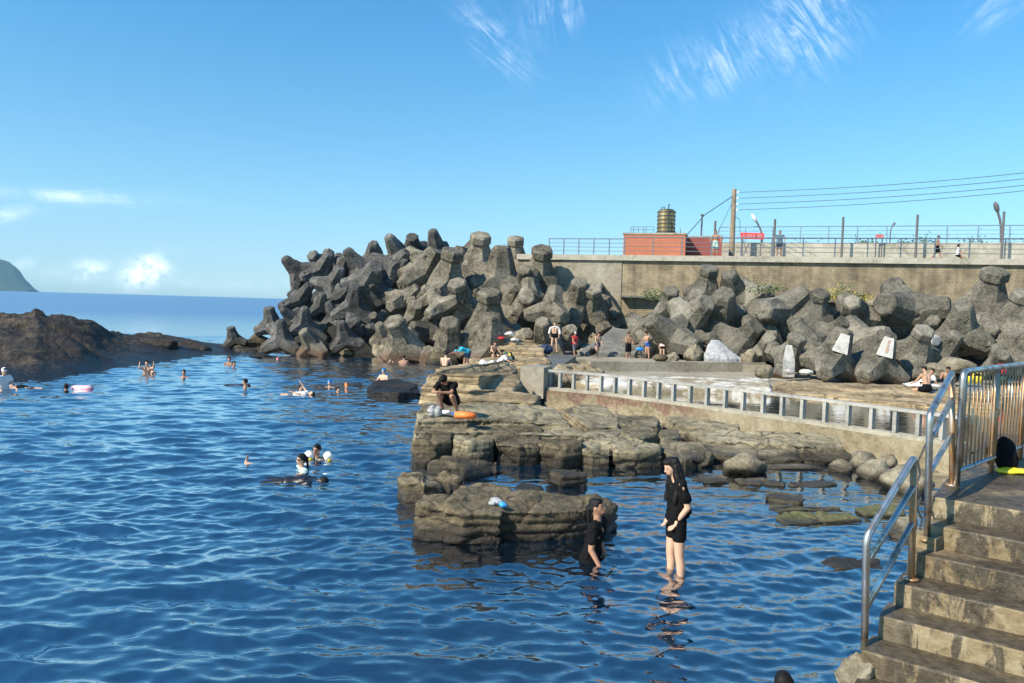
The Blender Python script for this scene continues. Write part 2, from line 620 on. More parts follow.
M['flower'] = plain('yellow green leaves', (.32, .28, .05), .8)
M['leaf'] = plain('green leaves', (.06, .13, .025), .8, var=.35)
M['leaf_far'] = plain('dark treetop leaves', (.05, .1, .04), .8, var=.35)


def steel():
    mt, g, p, o = mat_base('stainless steel')
    t = g.n('ShaderNodeTexCoord')
    nz = g.noise(t.outputs['Object'], 6, 6, .7)
    g.put(p.inputs['Base Color'], g.ramp(nz, [(.38, (.3, .24, .17, 1)), (.5, (.56, .53, .49, 1)), (.66, (.68, .67, .65, 1))]))
    rust = g.maprange(g.noise(t.outputs['Object'], 3.1, 6, .7, .5), .56, .72)
    p.inputs['Metallic'].default_value = .95
    g.put(p.inputs['Roughness'], g.maprange(nz, .3, .8, .42, .28))
    return mt


def steel_rust():
    mt, g, p, o = mat_base('rust stained steel')
    t = g.n('ShaderNodeTexCoord')
    nz = g.noise(g.mapping(t.outputs['Object'], scale=(1, 1, .35)), 9, 6, .7, .4)
    g.put(p.inputs['Base Color'], g.ramp(nz, [(.36, (.22, .1, .035, 1)), (.5, (.42, .25, .12, 1)), (.68, (.6, .56, .5, 1))]))
    g.put(p.inputs['Metallic'], g.maprange(nz, .4, .62, .25, .9))
    g.put(p.inputs['Roughness'], g.maprange(nz, .3, .8, .6, .25))
    return mt


M['steel'] = steel()
M['steel_rust'] = steel_rust()


def tank_mat():
    mt, g, p, o = mat_base('brass toned steel tank')
    t = g.n('ShaderNodeTexCoord')
    nz = g.noise(g.mapping(t.outputs['Object'], scale=(1, 1, .2)), 3, 5, .6)
    g.put(p.inputs['Base Color'], g.ramp(nz, [(.3, (.2, .13, .06, 1)), (.55, (.42, .3, .14, 1)), (.8, (.6, .5, .33, 1))]))
    p.inputs['Metallic'].default_value = .85
    p.inputs['Roughness'].default_value = .4
    return mt


M['tank'] = tank_mat()


def brick(name, c1, c2, mortar, scale, stain=.5, axis='xz'):
    mt, g, p, o = mat_base(name)
    t = g.n('ShaderNodeTexCoord')
    sp = g.n('ShaderNodeSeparateXYZ')
    g.put(sp.inputs[0], t.outputs['Object'])
    cb = g.n('ShaderNodeCombineXYZ')
    g.put(cb.inputs[0], g.math('ADD', sp.outputs[0], sp.outputs[1]))
    g.put(cb.inputs[1], sp.outputs[2])
    bt = g.n('ShaderNodeTexBrick')
    g.put(bt.inputs['Vector'], cb.outputs[0])
    bt.inputs['Color1'].default_value = (*c1, 1)
    bt.inputs['Color2'].default_value = (*c2, 1)
    bt.inputs['Mortar'].default_value = (*mortar, 1)
    bt.inputs['Scale'].default_value = scale
    bt.inputs['Mortar Size'].default_value = .022
    nz = g.noise(t.outputs['Object'], .5, 7, .68, .6)
    drip = g.noise(g.mapping(t.outputs['Object'], scale=(1.3, 1.3, .16)), 1.2, 6, .65)
    st = g.ramp(g.math('ADD', g.math('MULTIPLY', nz, .55), g.math('MULTIPLY', drip, .45)), [(.36, (1 - stain, 1 - stain, 1 - stain, 1)), (.58, (1.0, 1.0, 1.0, 1)), (.7, (1.18, 1.16, 1.1, 1))])
    g.put(p.inputs['Base Color'], g.mix(1.0, bt.outputs[0], st, 'MULTIPLY'))
    p.inputs['Roughness'].default_value = .85
    b = g.n('ShaderNodeBump')
    b.inputs['Strength'].default_value = .5
    b.inputs['Distance'].default_value = .03
    g.put(b.inputs['Height'], g.math('ADD', bt.outputs['Fac'], g.noise(t.outputs['Object'], 7, 5)))
    b.invert = True
    g.put(p.inputs['Normal'], b.outputs[0])
    return mt


M['wall_brick'] = brick('stained stone block wall', (.36, .29, .185), (.28, .223, .142), (.245, .195, .122), 1.9, .78)
M['red_brick'] = brick('orange tile cladding', (.5, .17, .085), (.46, .15, .075), (.36, .13, .08), 2.2, .18)
M['maroon'] = brick('shade-darkened red cladding', (.3, .075, .055), (.27, .065, .05), (.2, .07, .06), 2.2, .2)  # front wall's red darkened: the end wall's shade is put into the colour


def stair_mat():
    mt, g, p, o = mat_base('wet stained concrete steps')
    geo = g.n('ShaderNodeNewGeometry')
    pos = geo.outputs['Position']
    nz = g.noise(pos, 1.6, 7, .65, .3)
    fine = g.noise(pos, 14, 6, .7)
    base = g.ramp(g.math('ADD', g.math('MULTIPLY', nz, .6), g.math('MULTIPLY', fine, .4)), [(.37, (.06, .043, .02, 1)), (.46, (.17, .125, .066, 1)), (.55, (.265, .21, .125, 1)), (.68, (.38, .325, .225, 1))])
    sn = g.n('ShaderNodeSeparateXYZ')
    g.put(sn.inputs[0], geo.outputs['True Normal'])
    up = g.maprange(sn.outputs[2], .4, .8)
    # drips run down the risers, puddled wet film on the treads
    drip = g.noise(g.mapping(pos, rot=(0, 0, R(38)), scale=(3.6, 1.0, 1.0)), 2.0, 8, .72, .7)
    pud = g.noise(pos, 1.15, 5, .6, .5)
    dw = g.maprange(g.math('ADD', g.math('MULTIPLY', drip, .6), g.math('MULTIPLY', pud, .4)), .465, .5)
    tw = g.maprange(pud, .3, .44)
    al = g.n('ShaderNodeVectorMath', operation='DOT_PRODUCT')
    g.put(al.inputs[0], pos)
    al.inputs[1].default_value = (.79, -.61, 0)
    mid = g.maprange(al.outputs['Value'], -1.3, -.85)
    dw = g.math('MULTIPLY', dw, g.math('ADD', .25, g.math('MULTIPLY', mid, .75)))
    wet = g.math('ADD', g.math('MULTIPLY', dw, g.math('SUBTRACT', 1.0, up)), g.math('MULTIPLY', tw, up))
    wc = g.ramp(fine, [(.38, (.012, .01, .007, 1)), (.64, (.06, .05, .035, 1))])
    g.put(p.inputs['Base Color'], g.mix(g.math('MULTIPLY', wet, .82), base, wc))
    g.put(p.inputs['Roughness'], g.maprange(wet, 0, 1, .85, .5))
    b = g.n('ShaderNodeBump')
    b.inputs['Strength'].default_value = .6
    b.inputs['Distance'].default_value = .02
    g.put(b.inputs['Height'], g.math('ADD', fine, g.math('MULTIPLY', nz, .8)))
    g.put(p.inputs['Normal'], b.outputs[0])
    return mt


M['stair'] = stair_mat()


def footing_mat():
    """pool wall below the parapet: maroon render on the left end, bare stained concrete on the right"""
    mt, g, p, o = mat_base('peeling pool wall render')
    t = g.n('ShaderNodeTexCoord')
    geo = g.n('ShaderNodeNewGeometry')
    pos = geo.outputs['Position']
    nz = g.noise(pos, 1.4, 7, .66, .4)
    fine = g.noise(pos, 9, 6, .7)
    bare = g.ramp(g.math('ADD', g.math('MULTIPLY', nz, .6), g.math('MULTIPLY', fine, .4)), [(.36, (.11, .085, .045, 1)), (.48, (.235, .195, .12, 1)), (.64, (.36, .315, .22, 1))])
    mar = g.ramp(fine, [(.38, (.1, .06, .04, 1)), (.62, (.21, .13, .088, 1))])
    sp = g.n('ShaderNodeSeparateXYZ')
    g.put(sp.inputs[0], pos)
    left = g.maprange(sp.outputs[0], 5.6, 4.9)
    pe = g.maprange(g.math('ADD', nz, g.math('MULTIPLY', sp.outputs[2], .35)), .58, .66)
    g.put(p.inputs['Base Color'], g.mix(g.math('MULTIPLY', left, pe), bare, mar))
    p.inputs['Roughness'].default_value = .85
    b = g.n('ShaderNodeBump')
    b.inputs['Strength'].default_value = .5
    b.inputs['Distance'].default_value = .03
    g.put(b.inputs['Height'], g.math('ADD', fine, nz))
    g.put(p.inputs['Normal'], b.outputs[0])
    return mt


M['footing'] = footing_mat()


def ledge_mat():
    """ledge with patches of old white paint"""
    mt, g, p, o = mat_base('ledge with worn white paint')
    geo = g.n('ShaderNodeNewGeometry')
    pos = geo.outputs['Position']
    nz = g.noise(pos, .9, 7, .7, .4)
    fine = g.noise(pos, 8, 6, .7)
    bare = g.ramp(g.math('ADD', g.math('MULTIPLY', nz, .5), g.math('MULTIPLY', fine, .5)), [(.35, (.16, .12, .07, 1)), (.55, (.3, .25, .16, 1)), (.7, (.4, .35, .25, 1))])
    f = g.maprange(g.noise(g.mapping(pos, scale=(1, 1, 2)), .7, 6, .7, .4), .47, .56)
    g.put(p.inputs['Base Color'], g.mix(g.math('MULTIPLY', f, .85), bare, (.62, .6, .55, 1)))
    p.inputs['Roughness'].default_value = .85
    return mt


M['ledge'] = ledge_mat()


def water_mat(name, body, body2, bumps, shallow=True):
    mt = bpy.data.materials.new(name)
    mt.use_nodes = True
    mt.node_tree.nodes.clear()
    g = NT(mt.node_tree)
    geo = g.n('ShaderNodeNewGeometry')
    pos = geo.outputs['Position']
    h = None
    for sc, st, am in bumps:
        nz = g.noise(g.mapping(pos, rot=(0, 0, R(st)), scale=(.55, 1, 1)), sc, 3, .5, .3)
        v = g.math('MULTIPLY', nz, am)
        h = v if h is None else g.math('ADD', h, v)
    b = g.n('ShaderNodeBump')
    ca = g.n('ShaderNodeAttribute', attribute_name='calm')
    g.put(b.inputs['Strength'], g.math('SUBTRACT', 1.0, g.math('MULTIPLY', ca.outputs['Fac'], .85)))
    b.inputs['Distance'].default_value = 1.0
    g.put(b.inputs['Height'], h)
    df = g.n('ShaderNodeBsdfDiffuse')
    patch = g.noise(pos, .12, 4, .5)
    cdn = g.n('ShaderNodeVectorMath', operation='LENGTH')
    g.put(cdn.inputs[0], pos)
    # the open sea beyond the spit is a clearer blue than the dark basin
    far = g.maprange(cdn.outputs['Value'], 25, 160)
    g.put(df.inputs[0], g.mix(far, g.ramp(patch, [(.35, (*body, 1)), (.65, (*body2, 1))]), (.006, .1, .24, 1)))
    tr = g.n('ShaderNodeBsdfTransparent')
    tr.inputs[0].default_value = (.72, .76, .66, 1)
    mx = g.n('ShaderNodeMixShader')
    at = g.n('ShaderNodeAttribute', attribute_name='shallow')
    g.put(mx.inputs[0], at.outputs['Fac'] if shallow else 0.35)
    g.t.links.new(df.outputs[0], mx.inputs[1])
    g.t.links.new(tr.outputs[0], mx.inputs[2])
    gl = g.n('ShaderNodeBsdfGlossy')
    # far off the many unresolved wavelets act as a rough surface that never mirrors at full grazing strength
    g.put(gl.inputs['Roughness'], g.maprange(far, 0, 1, .03, .32))
    gl.inputs[0].default_value = (1, 1, 1, 1)
    g.put(gl.inputs['Normal'], b.outputs[0])
    fr = g.n('ShaderNodeFresnel')
    fr.inputs[0].default_value = 2.6
    g.put(fr.inputs['Normal'], b.outputs[0])
    ca2 = g.n('ShaderNodeAttribute', attribute_name='calm')
    REFL = g.math('SUBTRACT', 2.4, g.math('MULTIPLY', ca2.outputs['Fac'], .95))
    frf = g.math('MINIMUM', g.math('MULTIPLY', g.math('SUBTRACT', fr.outputs[0], .1), REFL), g.maprange(far, 0, 1, .94, .5))
    m2 = g.n('ShaderNodeMixShader')
    g.put(m2.inputs[0], frf)
    g.t.links.new(mx.outputs[0], m2.inputs[1])
    g.t.links.new(gl.outputs[0], m2.inputs[2])
    o = g.n('ShaderNodeOutputMaterial')
    g.t.links.new(m2.outputs[0], o.inputs[0])
    return mt


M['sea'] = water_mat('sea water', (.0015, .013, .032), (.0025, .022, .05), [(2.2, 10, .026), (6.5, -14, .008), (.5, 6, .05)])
M['pool_water'] = water_mat('still pool water', (.06, .055, .03), (.08, .07, .04), [(3, 0, .006), (9, 10, .002)], shallow=False)


# ------------------------------------------------------------------ water
def water():
    ys = np.concatenate([np.geomspace(3.0, 62, 760), np.geomspace(63, 6200, 150)])
    ang = np.concatenate([np.linspace(-1.02, -.64, 60)[:-1], np.linspace(-.64, .64, 680), np.linspace(.64, 1.02, 60)[1:]])
    tx = np.tan(ang)
    Y, T = np.meshgrid(ys, tx, indexing='ij')
    X = Y * T
    X = np.where(np.abs(X) < 1e9, X, X)
    Z = np.zeros_like(X)
    dX = np.zeros_like(X); dY = np.zeros_like(X)
    r = np.random.default_rng(3)
    rowsp = np.gradient(ys)[:, None] * np.ones_like(X)
    # calmer, finer ripples in the lee of the rocks on the right; rounder swell in the open basin
    lee = 1 / (1 + np.exp(-(X + .5 - .05 * Y) / 1.2)) * (Y < 60)
    cc = Pz(790, 480, 0)
    calm = np.exp(-(((X - cc.x) / 3.8) ** 2 + ((Y - cc.y) / 2.3) ** 2))
    c2 = Pz(560, 470, 0)
    calm = np.maximum(calm, .8 * np.exp(-(((X - c2.x) / 1.8) ** 2 + ((Y - c2.y) / 1.0) ** 2)))
    for k in range(170):
        lam = .17 * (9.5 ** (r.random() ** 1.55))
        th = R(84) + r.normal(0.12, .42)          # travel direction near the camera axis
        kx, ky = math.cos(th) * 2 * math.pi / lam, math.sin(th) * 2 * math.pi / lam
        a = .0047 * lam ** .88 * r.uniform(.6, 1.3) * (1 if lam < 1.1 else .7)
        ph = r.random() * 6.28
        q = kx * X + ky * Y + ph
        fade = np.clip((lam / rowsp - 2.2) / 2.0, 0, 1)
        g = a * fade * (1 - lee * (.2 if lam < .7 else .65)) * (1 - .85 * calm)
        env = .6 + .6 * np.sin(X * .23 * math.cos(k) + Y * .31 * math.sin(k * 1.7) + k)
        g = g * env
        Z += g * np.cos(q)
        dX -= .6 * g * math.cos(th) * np.sin(q)
        dY -= .6 * g * math.sin(th) * np.sin(q)
    # long low swell
    for lam, th, a in ((3.8, 1.75, .011), (5.5, 1.3, .013), (2.7, 1.95, .009)):
        q = 2 * math.pi / lam * (math.cos(th) * X + math.sin(th) * Y)
        fade = np.clip((lam / rowsp - 2.2) / 2.0, 0, 1)
        Z += a * np.cos(q + lam) * fade * (1 - .7 * lee)
    # rings spreading from the wading people
    for (px, py) in ((672, 574), (588, 556)):
        c = Pz(px, py, 0)
        d = np.hypot(X - c.x, Y - c.y)
        Z += .007 * np.exp(-d / .9) * np.cos(d * 2 * math.pi / .24) * (d > .02)
    X2, Y2 = X + dX, Y + dY
    nr, nc = X.shape
    co = np.stack([X2, Y2, Z], -1).reshape(-1, 3)
    idx = np.arange(nr * nc).reshape(nr, nc)
    q = np.stack([idx[:-1, :-1], idx[:-1, 1:], idx[1:, 1:], idx[1:, :-1]], -1).reshape(-1, 4)
    me = bpy.data.meshes.new('sea')
    me.vertices.add(len(co))
    me.vertices.foreach_set('co', co.astype(np.float32).ravel())
    me.loops.add(q.size)
    me.loops.foreach_set('vertex_index', q.astype(np.int32).ravel())
    me.polygons.add(len(q))
    me.polygons.foreach_set('loop_start', np.arange(0, q.size, 4, dtype=np.int32))
    me.polygons.foreach_set('use_smooth', np.ones(len(q), dtype=bool))
    me.update(calc_edges=True)
    # how far one sees down: clear over the rock shelf, opaque over the deep basin
    sh = np.zeros_like(X)
    for (px, py, rx, ry, amt) in ((790, 490, 3.4, 3.0, .95), (640, 480, 2.2, 2.6, .75), (500, 520, 2.0, 2.2, .8), (450, 555, 1.1, 1.1, .8), (588, 555, 1.0, 1.2, .7),
                                  (672, 575, .8, .9, .6), (850, 570, 1.2, 1.2, .7), (460, 660, 1.3, 1.1, .45), (600, 670, 1.4, .8, .4), (400, 480, 1.0, 2.0, .5), (390, 390, 1.6, 1.6, .5)):
        c = Pz(px, py, 0)
        d = ((X - c.x) / rx) ** 2 + ((Y - c.y) / ry) ** 2
        sh = np.maximum(sh, amt * np.exp(-d * .8))
    n = fbm(np.stack([X.ravel() * .9, Y.ravel() * .9, 0 * X.ravel()], -1), 3).reshape(X.shape)
    sh = np.clip(sh * (1 + .5 * n), 0, .95)
    at = me.attributes.new('calm', 'FLOAT', 'POINT')
    at.data.foreach_set('value', calm.astype(np.float32).ravel())
    at = me.attributes.new('shallow', 'FLOAT', 'POINT')
    at.data.foreach_set('value', sh.astype(np.float32).ravel())
    o = link('water', me, M['sea'])
    tag(o, 'dark blue rippled sea water filling the rocky basin and reaching the horizon', 'water', kind='structure')


water()


def seabed():
    xs = np.linspace(-40, 30, 100)
    ys = np.linspace(1, 62, 90)
    Yg, Xg = np.meshgrid(ys, xs, indexing='ij')
    base = -2.6 + 2.2 / (1 + np.exp(-(Xg + .4) / .9)) * (1 / (1 + np.exp(-(Yg - 7.2) / .7)))
    Zg = base + .25 * fbm(np.stack([Xg.ravel() * .7, Yg.ravel() * .7, 0 * Xg.ravel()], -1), 4).reshape(Xg.shape)
    nr, nc = Xg.shape
    mb = MB()
    mb.v = [tuple(p) for p in np.stack([Xg, Yg, Zg], -1).reshape(-1, 3)]
    mb.f = [(i * nc + j, i * nc + j + 1, (i + 1) * nc + j + 1, (i + 1) * nc + j) for i in range(nr - 1) for j in range(nc - 1)]
    tag(mb.build('seabed', M['seabed'], smooth=True), 'dark seabed under the clear shallow water', 'seabed', kind='structure')


seabed()


# ------------------------------------------------------------------ rocks
def rough_rock(me, strata=.06, lay=.16, big=.07, fine=.02, seed=0., crack=.0, blk=1.1):
    """push a remeshed rock about: bedding planes that step in and out, lumps, grain"""
    co, no = vget(me)
    sd = np.array([seed * 3.1, seed * 1.7, seed])
    hn = no.copy(); hn[:, 2] = 0
    ztilt = co[:, 2] + .03 * co[:, 0] - .015 * co[:, 1] + .06 * fbm(co * .6 + sd, 2)
    li = np.floor(ztilt / lay)
    fr = ztilt / lay - li
    rnd = np.sin(li * 12.9898 + seed) * 43758.5453
    rnd = (rnd - np.floor(rnd)) * 2 - 1
    groove = -np.exp(-((fr - .5) / .5) ** 2 * 0) * np.exp(-(np.minimum(fr, 1 - fr) / .12) ** 2)
    d = strata * (rnd * .6 + groove * .9)
    co = co + hn * d[:, None]
    # thin inner beds
    l2 = lay * .37
    f3 = ztilt / l2 - np.floor(ztilt / l2)
    co = co + hn * (-strata * .35 * np.exp(-(np.minimum(f3, 1 - f3) / .16) ** 2) * np.clip(.5 + 1.6 * fbm(co * 1.3 + sd + 7, 2), 0, 1))[:, None]
    if blk:
        wp = co + .22 * np.stack([fbm(co * 1.1 + sd, 3), fbm(co * 1.1 + sd + 50, 3), .4 * fbm(co * 1.1 + sd + 90, 3)], -1)
        f1, f2, rv = worley(wp * np.array([blk, blk, blk * 1.5]) + sd, int(seed))
        gap = np.exp(-((f2 - f1) / .05) ** 2)
        co = co + no * (rv * big * .5 - gap * max(.03, big * .5))[:, None]
    lump = fbm(co * .9 + sd, 4, .55) * big + fbm(co * 4.2 + sd, 4, .62) * fine + fbm(co * 13 + sd, 3, .6) * fine * .35
    co = co + no * lump[:, None]
    if crack:
        wv = np.abs(vnoise(co * np.array([.8, .8, .25]) + sd + 40))
        cz = np.exp(-(wv / .035) ** 2)
        co = co - no * (cz * crack)[:, None]
    vset(me, co)


def slab_group(name, blocks, mat, voxel, zb=-.7, seed=0, parent=None, **kw):
    mb = MB()
    for b in blocks:
        z0 = zb
        if isinstance(b, tuple):
            b, z0 = b
        mb.prism([Pz(*p) for p in b], z0)
    me = remesh(mb, voxel, 1, name)
    rough_rock(me, seed=seed, **kw)
    return link(name, me, mat, parent, True)


# upper tawny ledge, three bedded steps
o = slab_group('rock_shelf', [
    [(431, 374, 1.42), (440, 366, 1.48), (470, 363, 1.5), (500, 361, 1.42), (516, 366, 1.08), (516, 373, 1.05), (480, 376, 1.42)],
    [(421, 386, 1.15), (431, 374, 1.2), (517, 374, 1.1), (522, 383, 1.0), (512, 391, .98), (470, 389, 1.12)],
    [(419, 398, .9), (424, 388, 1.0), (520, 390, 1.0), (540, 397, .86), (535, 403, .85), (470, 400, .9)],
], M['tawny'], .045, -.7, 1, strata=.1, lay=.17, big=.08, fine=.03, blk=0)
tag(o, 'tawny bedded sandstone ledge above the crouching man', 'rock ledge', kind='structure')
# middle bench where the man crouches and the cracked slabs running right along the pool wall
o = slab_group('rock_shelf', [
    [(415, 414, .8), (423, 401, .85), (470, 399, .86), (530, 402, .84), (555, 406, .8), (563, 414, .74), (572, 424, .66), (500, 420, .72), (440, 421, .74), (416, 421, .74)],
    [(413, 426, .6), (416, 417, .66), (500, 419, .66), (574, 426, .58), (596, 436, .52), (560, 435, .52), (500, 432, .56), (414, 433, .56)],
    [(562, 409, .58), (575, 404, .55), (600, 405, .52), (619, 411, .5), (619, 426, .48), (600, 428, .46), (586, 426, .5)],
    [(587, 429, .44), (600, 430, .44), (620, 428, .44), (655, 429, .42), (657, 436, .38), (620, 442, .38), (606, 442, .4), (598, 438, .42)],
    [(621, 413, .48), (650, 416, .45), (661, 419, .44), (659, 427, .42), (622, 426, .44)],
    [(659, 429, .4), (678, 428, .4), (681, 438, .34), (662, 442, .34)],
    [(664, 417, .42), (700, 417, .38), (740, 424, .36), (740, 432, .36), (690, 427, .38), (676, 425, .4)],
    [(684, 430, .36), (740, 430, .44), (800, 430, .46), (838, 438, .42), (846, 449, .3), (800, 446, .34), (745, 442, .36), (706, 442, .32)],
    [(700, 443, .26), (745, 445, .28), (800, 448, .26), (852, 452, .24), (856, 459, .14), (800, 458, .16), (740, 457, .16), (704, 452, .2)],
], M['sandstone'], .04, -.7, 2, strata=.06, lay=.13, big=.06, fine=.025, crack=.06, blk=.6)
tag(o, 'cracked olive grey sandstone slabs stepping down from the pool wall', 'rock shelf', kind='structure')


def rock(name, polys, mat, voxel, label, cat='rock', group=None, zb=-.6, seed=0, **kw):
    mb = MB()
    pts = [Pz(*p) for b in polys for p in b]
    c = Vector((sum(p.x for p in pts) / len(pts), sum(p.y for p in pts) / len(pts), 0))
    for b in polys:
        mb.prism([Pz(*p) - c for p in b], zb)
    me = remesh(mb, voxel, 1, name)
    args = dict(strata=.04, lay=.14, big=.07, fine=.02)
    args.update(kw)
    rough_rock(me, seed=seed, **args)
    o = link(name, me, mat, None, True)
    o.location = c
    tag(o, label, cat, group)
    return o


GB = 'blocks along the front of the rock shelf'
fr = [
    ([(415, 440, .52), (419, 427, .57), (452, 427, .57), (453, 440, .5), (436, 444, .46)], 'mossy square block at the left end of the front row of shelf blocks'),
    ([(453, 440, .5), (453, 427, .57), (490, 427, .56), (495, 437, .5), (493, 443, .44), (470, 442, .5)], 'pale faced block second from the left end of the shelf front'),
    ([(494, 443, .44), (492, 428, .55), (541, 429, .54), (541, 443, .44), (520, 446, .42)], 'dark weathered block below the orange float in the shelf front'),
    ([(541, 442, .44), (541, 428, .54), (578, 431, .52), (580, 445, .42), (560, 448, .4)], 'dark grey rounded block directly behind the small square rock'),
    ([(578, 445, .42), (578, 431, .52), (604, 434, .46), (615, 445, .42), (613, 452, .34), (592, 450, .38)], 'smooth sloping block beside the crevice in the shelf front'),
    ([(614, 450, .36), (608, 437, .45), (636, 436, .44), (660, 444, .38), (660, 453, .28), (636, 454, .3)], 'pale split block left of the standing woman in black'),
    ([(662, 451, .28), (664, 438, .38), (700, 441, .36), (712, 453, .26), (708, 460, .16), (684, 460, .18)], 'pale olive block just right of the head of the standing woman'),
]
for i, (p, lab) in enumerate(fr):
    rock('rock_block', [p], M['sandstone'] if i not in (0, 2, 3) else M['isle'], .032, lab, 'rock', GB, seed=10 + i, big=.12, fine=.03, strata=.03, lay=.17, crack=.03, blk=.9)
rock('rock', [[(424, 463, .26), (432, 457, .34), (457, 458, .34), (459, 466, .26), (440, 468, .22)], [(460, 460, .3), (478, 459, .3), (497, 460, .24), (498, 468, .14), (484, 474, .05), (462, 470, .2)]], M['isle'], .04, 'broken low rocks in the gap between shelf front and front islet', seed=21, crack=.04)
rock('rock', [[(396, 477, .42), (400, 470, .5), (424, 471, .5), (424, 482, .44), (404, 483, .4)], [(423, 473, .46), (446, 472, .46), (470, 480, .36), (490, 487, .2), (470, 492, .15), (423, 484, .42)]], M['isle'], .045, 'rounded brown rock at the left behind the front islet', seed=22, crack=.03)
rock('rock_islet', [
    [(417, 505, .42), (424, 494, .46), (446, 493, .48), (447, 509, .42)],
    [(447, 506, .48), (452, 495, .5), (500, 494, .5), (502, 513, .46), (462, 512, .46)],
    [(418, 528, .16), (446, 528, .18), (447, 512, .2), (417, 512, .2)],
    [(448, 530, .17), (447, 514, .26), (500, 515, .26), (502, 532, .16), (470, 534, .14)],
    [(503, 509, .46), (500, 490, .48), (540, 489, .5), (596, 494, .46), (618, 504, .36), (613, 513, .3), (575, 512, .4), (545, 511, .44)],
    [(455, 492, .48), (462, 484, .46), (484, 483, .46), (520, 490, .46), (500, 497, .48)],
    [(503, 528, .1), (503, 514, .2), (575, 516, .2), (570, 528, .1)],
], M['isle'], .027, 'long dark bedded rock islet beside the people in black', 'rock', seed=23, strata=.06, lay=.13, big=.08, fine=.03, blk=1.3)
rock('rock', [[(414, 552, .04), (440, 549, .05), (486, 551, .05), (484, 560, .02), (430, 562, .02)]], M['isle'], .04, 'flat dark rock just breaking the surface in front of the islet', seed=24)
rock('rock', [[(366, 387, .3), (376, 381, .42), (400, 379, .45), (417, 384, .38), (421, 392, .2), (398, 392, .3), (370, 392, .2)]], M['dark_rock'], .07, 'dark rounded rock alone in the water left of the tawny ledge', seed=25)
rock('rock', [[(546, 472, .26), (550, 466, .3), (580, 466, .3), (589, 471, .26), (588, 477, .2), (560, 477, .22)]], M['isle'], .035, 'small square dark rock standing alone between islet and shelf', seed=26)
rock('rock', [[(512, 487, .06), (522, 482, .1), (540, 484, .1), (544, 489, .06), (526, 491, .04)]], M['isle'], .035, 'low flat stone in the water behind the islet', seed=27)


def boulder(px, py, z, rx, ry, rz, mat, label, seed, group=None, name='boulder', cat='boulder', rotz=0, sub=4, amp=.22, y=None):
    bm = bmesh.new()
    bmesh.ops.create_icosphere(bm, subdivisions=sub, radius=1)
    me = bpy.data.meshes.new(name)
    bm.to_mesh(me); bm.free()
    co, no = vget(me)
    # facet it: clip against random planes, then roughen
    rr = np.random.default_rng(seed)
    for _ in range(9):
        n = rr.normal(size=3); n /= np.linalg.norm(n)
        d = rr.uniform(.62, .85)
        h = co @ n
        over = h > d
        co[over] -= np.outer(h[over] - d, n) * .92
    co += no * (fbm(co * 1.6 + seed, 4)[:, None] * amp + fbm(co * 6 + seed, 3)[:, None] * amp * .2)
    co *= np.array([rx, ry, rz])
    vset(me, co)
    o = link(name, me, mat, None, True)
    p = Py(px, py, y) if y else Pz(px, py, z)
    o.location = p
    o.rotation_euler.z = rotz
    tag(o, label, cat, group)
    return o


BG = 'boulders below the pool wall'
boulder(744, 466, .12, .48, .4, .32, M['boulder'], 'big reddish rounded boulder in the shallow water below the pool wall', 31, BG)
boulder(842, 469, .05, .26, .25, .2, M['boulder'], 'pale boulder lying left of the pointed one under the pool wall', 32, BG)
boulder(862, 461, .15, .3, .25, .22, M['boulder'], 'pale boulder touching the foot of the pool wall', 33, BG)
boulder(876, 473, .1, .36, .3, .27, M['boulder'], 'pointed grey boulder right of the pale ones below the pool wall', 34, BG)
boulder(886, 461, .2, .2, .25, .2, M['boulder'], 'small pale boulder high against the pool wall end', 35, BG)
boulder(906, 482, .15, .45, .42, .36, M['boulder'], 'large pale grey boulder half hidden by the steel stair rail', 36, BG)
boulder(790, 468, .0, .7, .2, .1, M['boulder'], 'long low stone right of the reddish boulder', 37, BG)
FL = 'flat slabs in the shallows'
for i, (pl, mt, lab) in enumerate([
    ([(690, 477, .05), (700, 473, .08), (728, 476, .08), (730, 481, .04), (705, 483, .03)], 'boulder', 'thin pale slab right behind the standing woman'),
    ([(735, 479, .05), (760, 477, .09), (786, 481, .08), (785, 485, .03), (740, 483, .03)], 'boulder', 'thin pale slab in front of the reddish boulder'),
    ([(787, 484, .04), (790, 480, .07), (835, 480, .07), (838, 484, .03), (810, 487, .02)], 'boulder', 'thin grey slab below the strata right of the reddish boulder'),
    ([(762, 493, .12), (775, 490, .15), (803, 491, .15), (805, 500, .1), (784, 498, .1)], 'boulder', 'thick tilted grey slab above the mossy green pair'),
    ([(766, 505, .06), (774, 502, .08), (840, 505, .08), (846, 510, .03), (776, 510, .03)], 'mossy', 'green mossy slab, upper of the mossy pair in the shallows'),
    ([(774, 516, .06), (786, 511, .1), (850, 513, .1), (862, 519, .04), (820, 522, .03), (788, 524, .03)], 'mossy', 'mossy slab, lower and longer of the pair in the shallows'),
    ([(856, 508, .06), (870, 504, .1), (905, 506, .1), (905, 514, .04), (865, 514, .04)], 'mossy', 'mossy slab seen through the lower stair rail'),
    ([(880, 524, .1), (892, 516, .2), (915, 518, .2), (915, 534, .1), (890, 532, .08)], 'boulder', 'grey slab beside the concrete stairs behind the lower stair rail'),
    ([(820, 561, .02), (832, 557, .05), (880, 557, .05), (885, 568, .02), (840, 570, .01)], 'isle', 'dark submerged slab left of the lower stair rail')]):
    rock('rock_slab', [pl], M[mt], .03, lab, 'rock', FL, zb=-.4, seed=40 + i, strata=.02, big=.04, fine=.02)


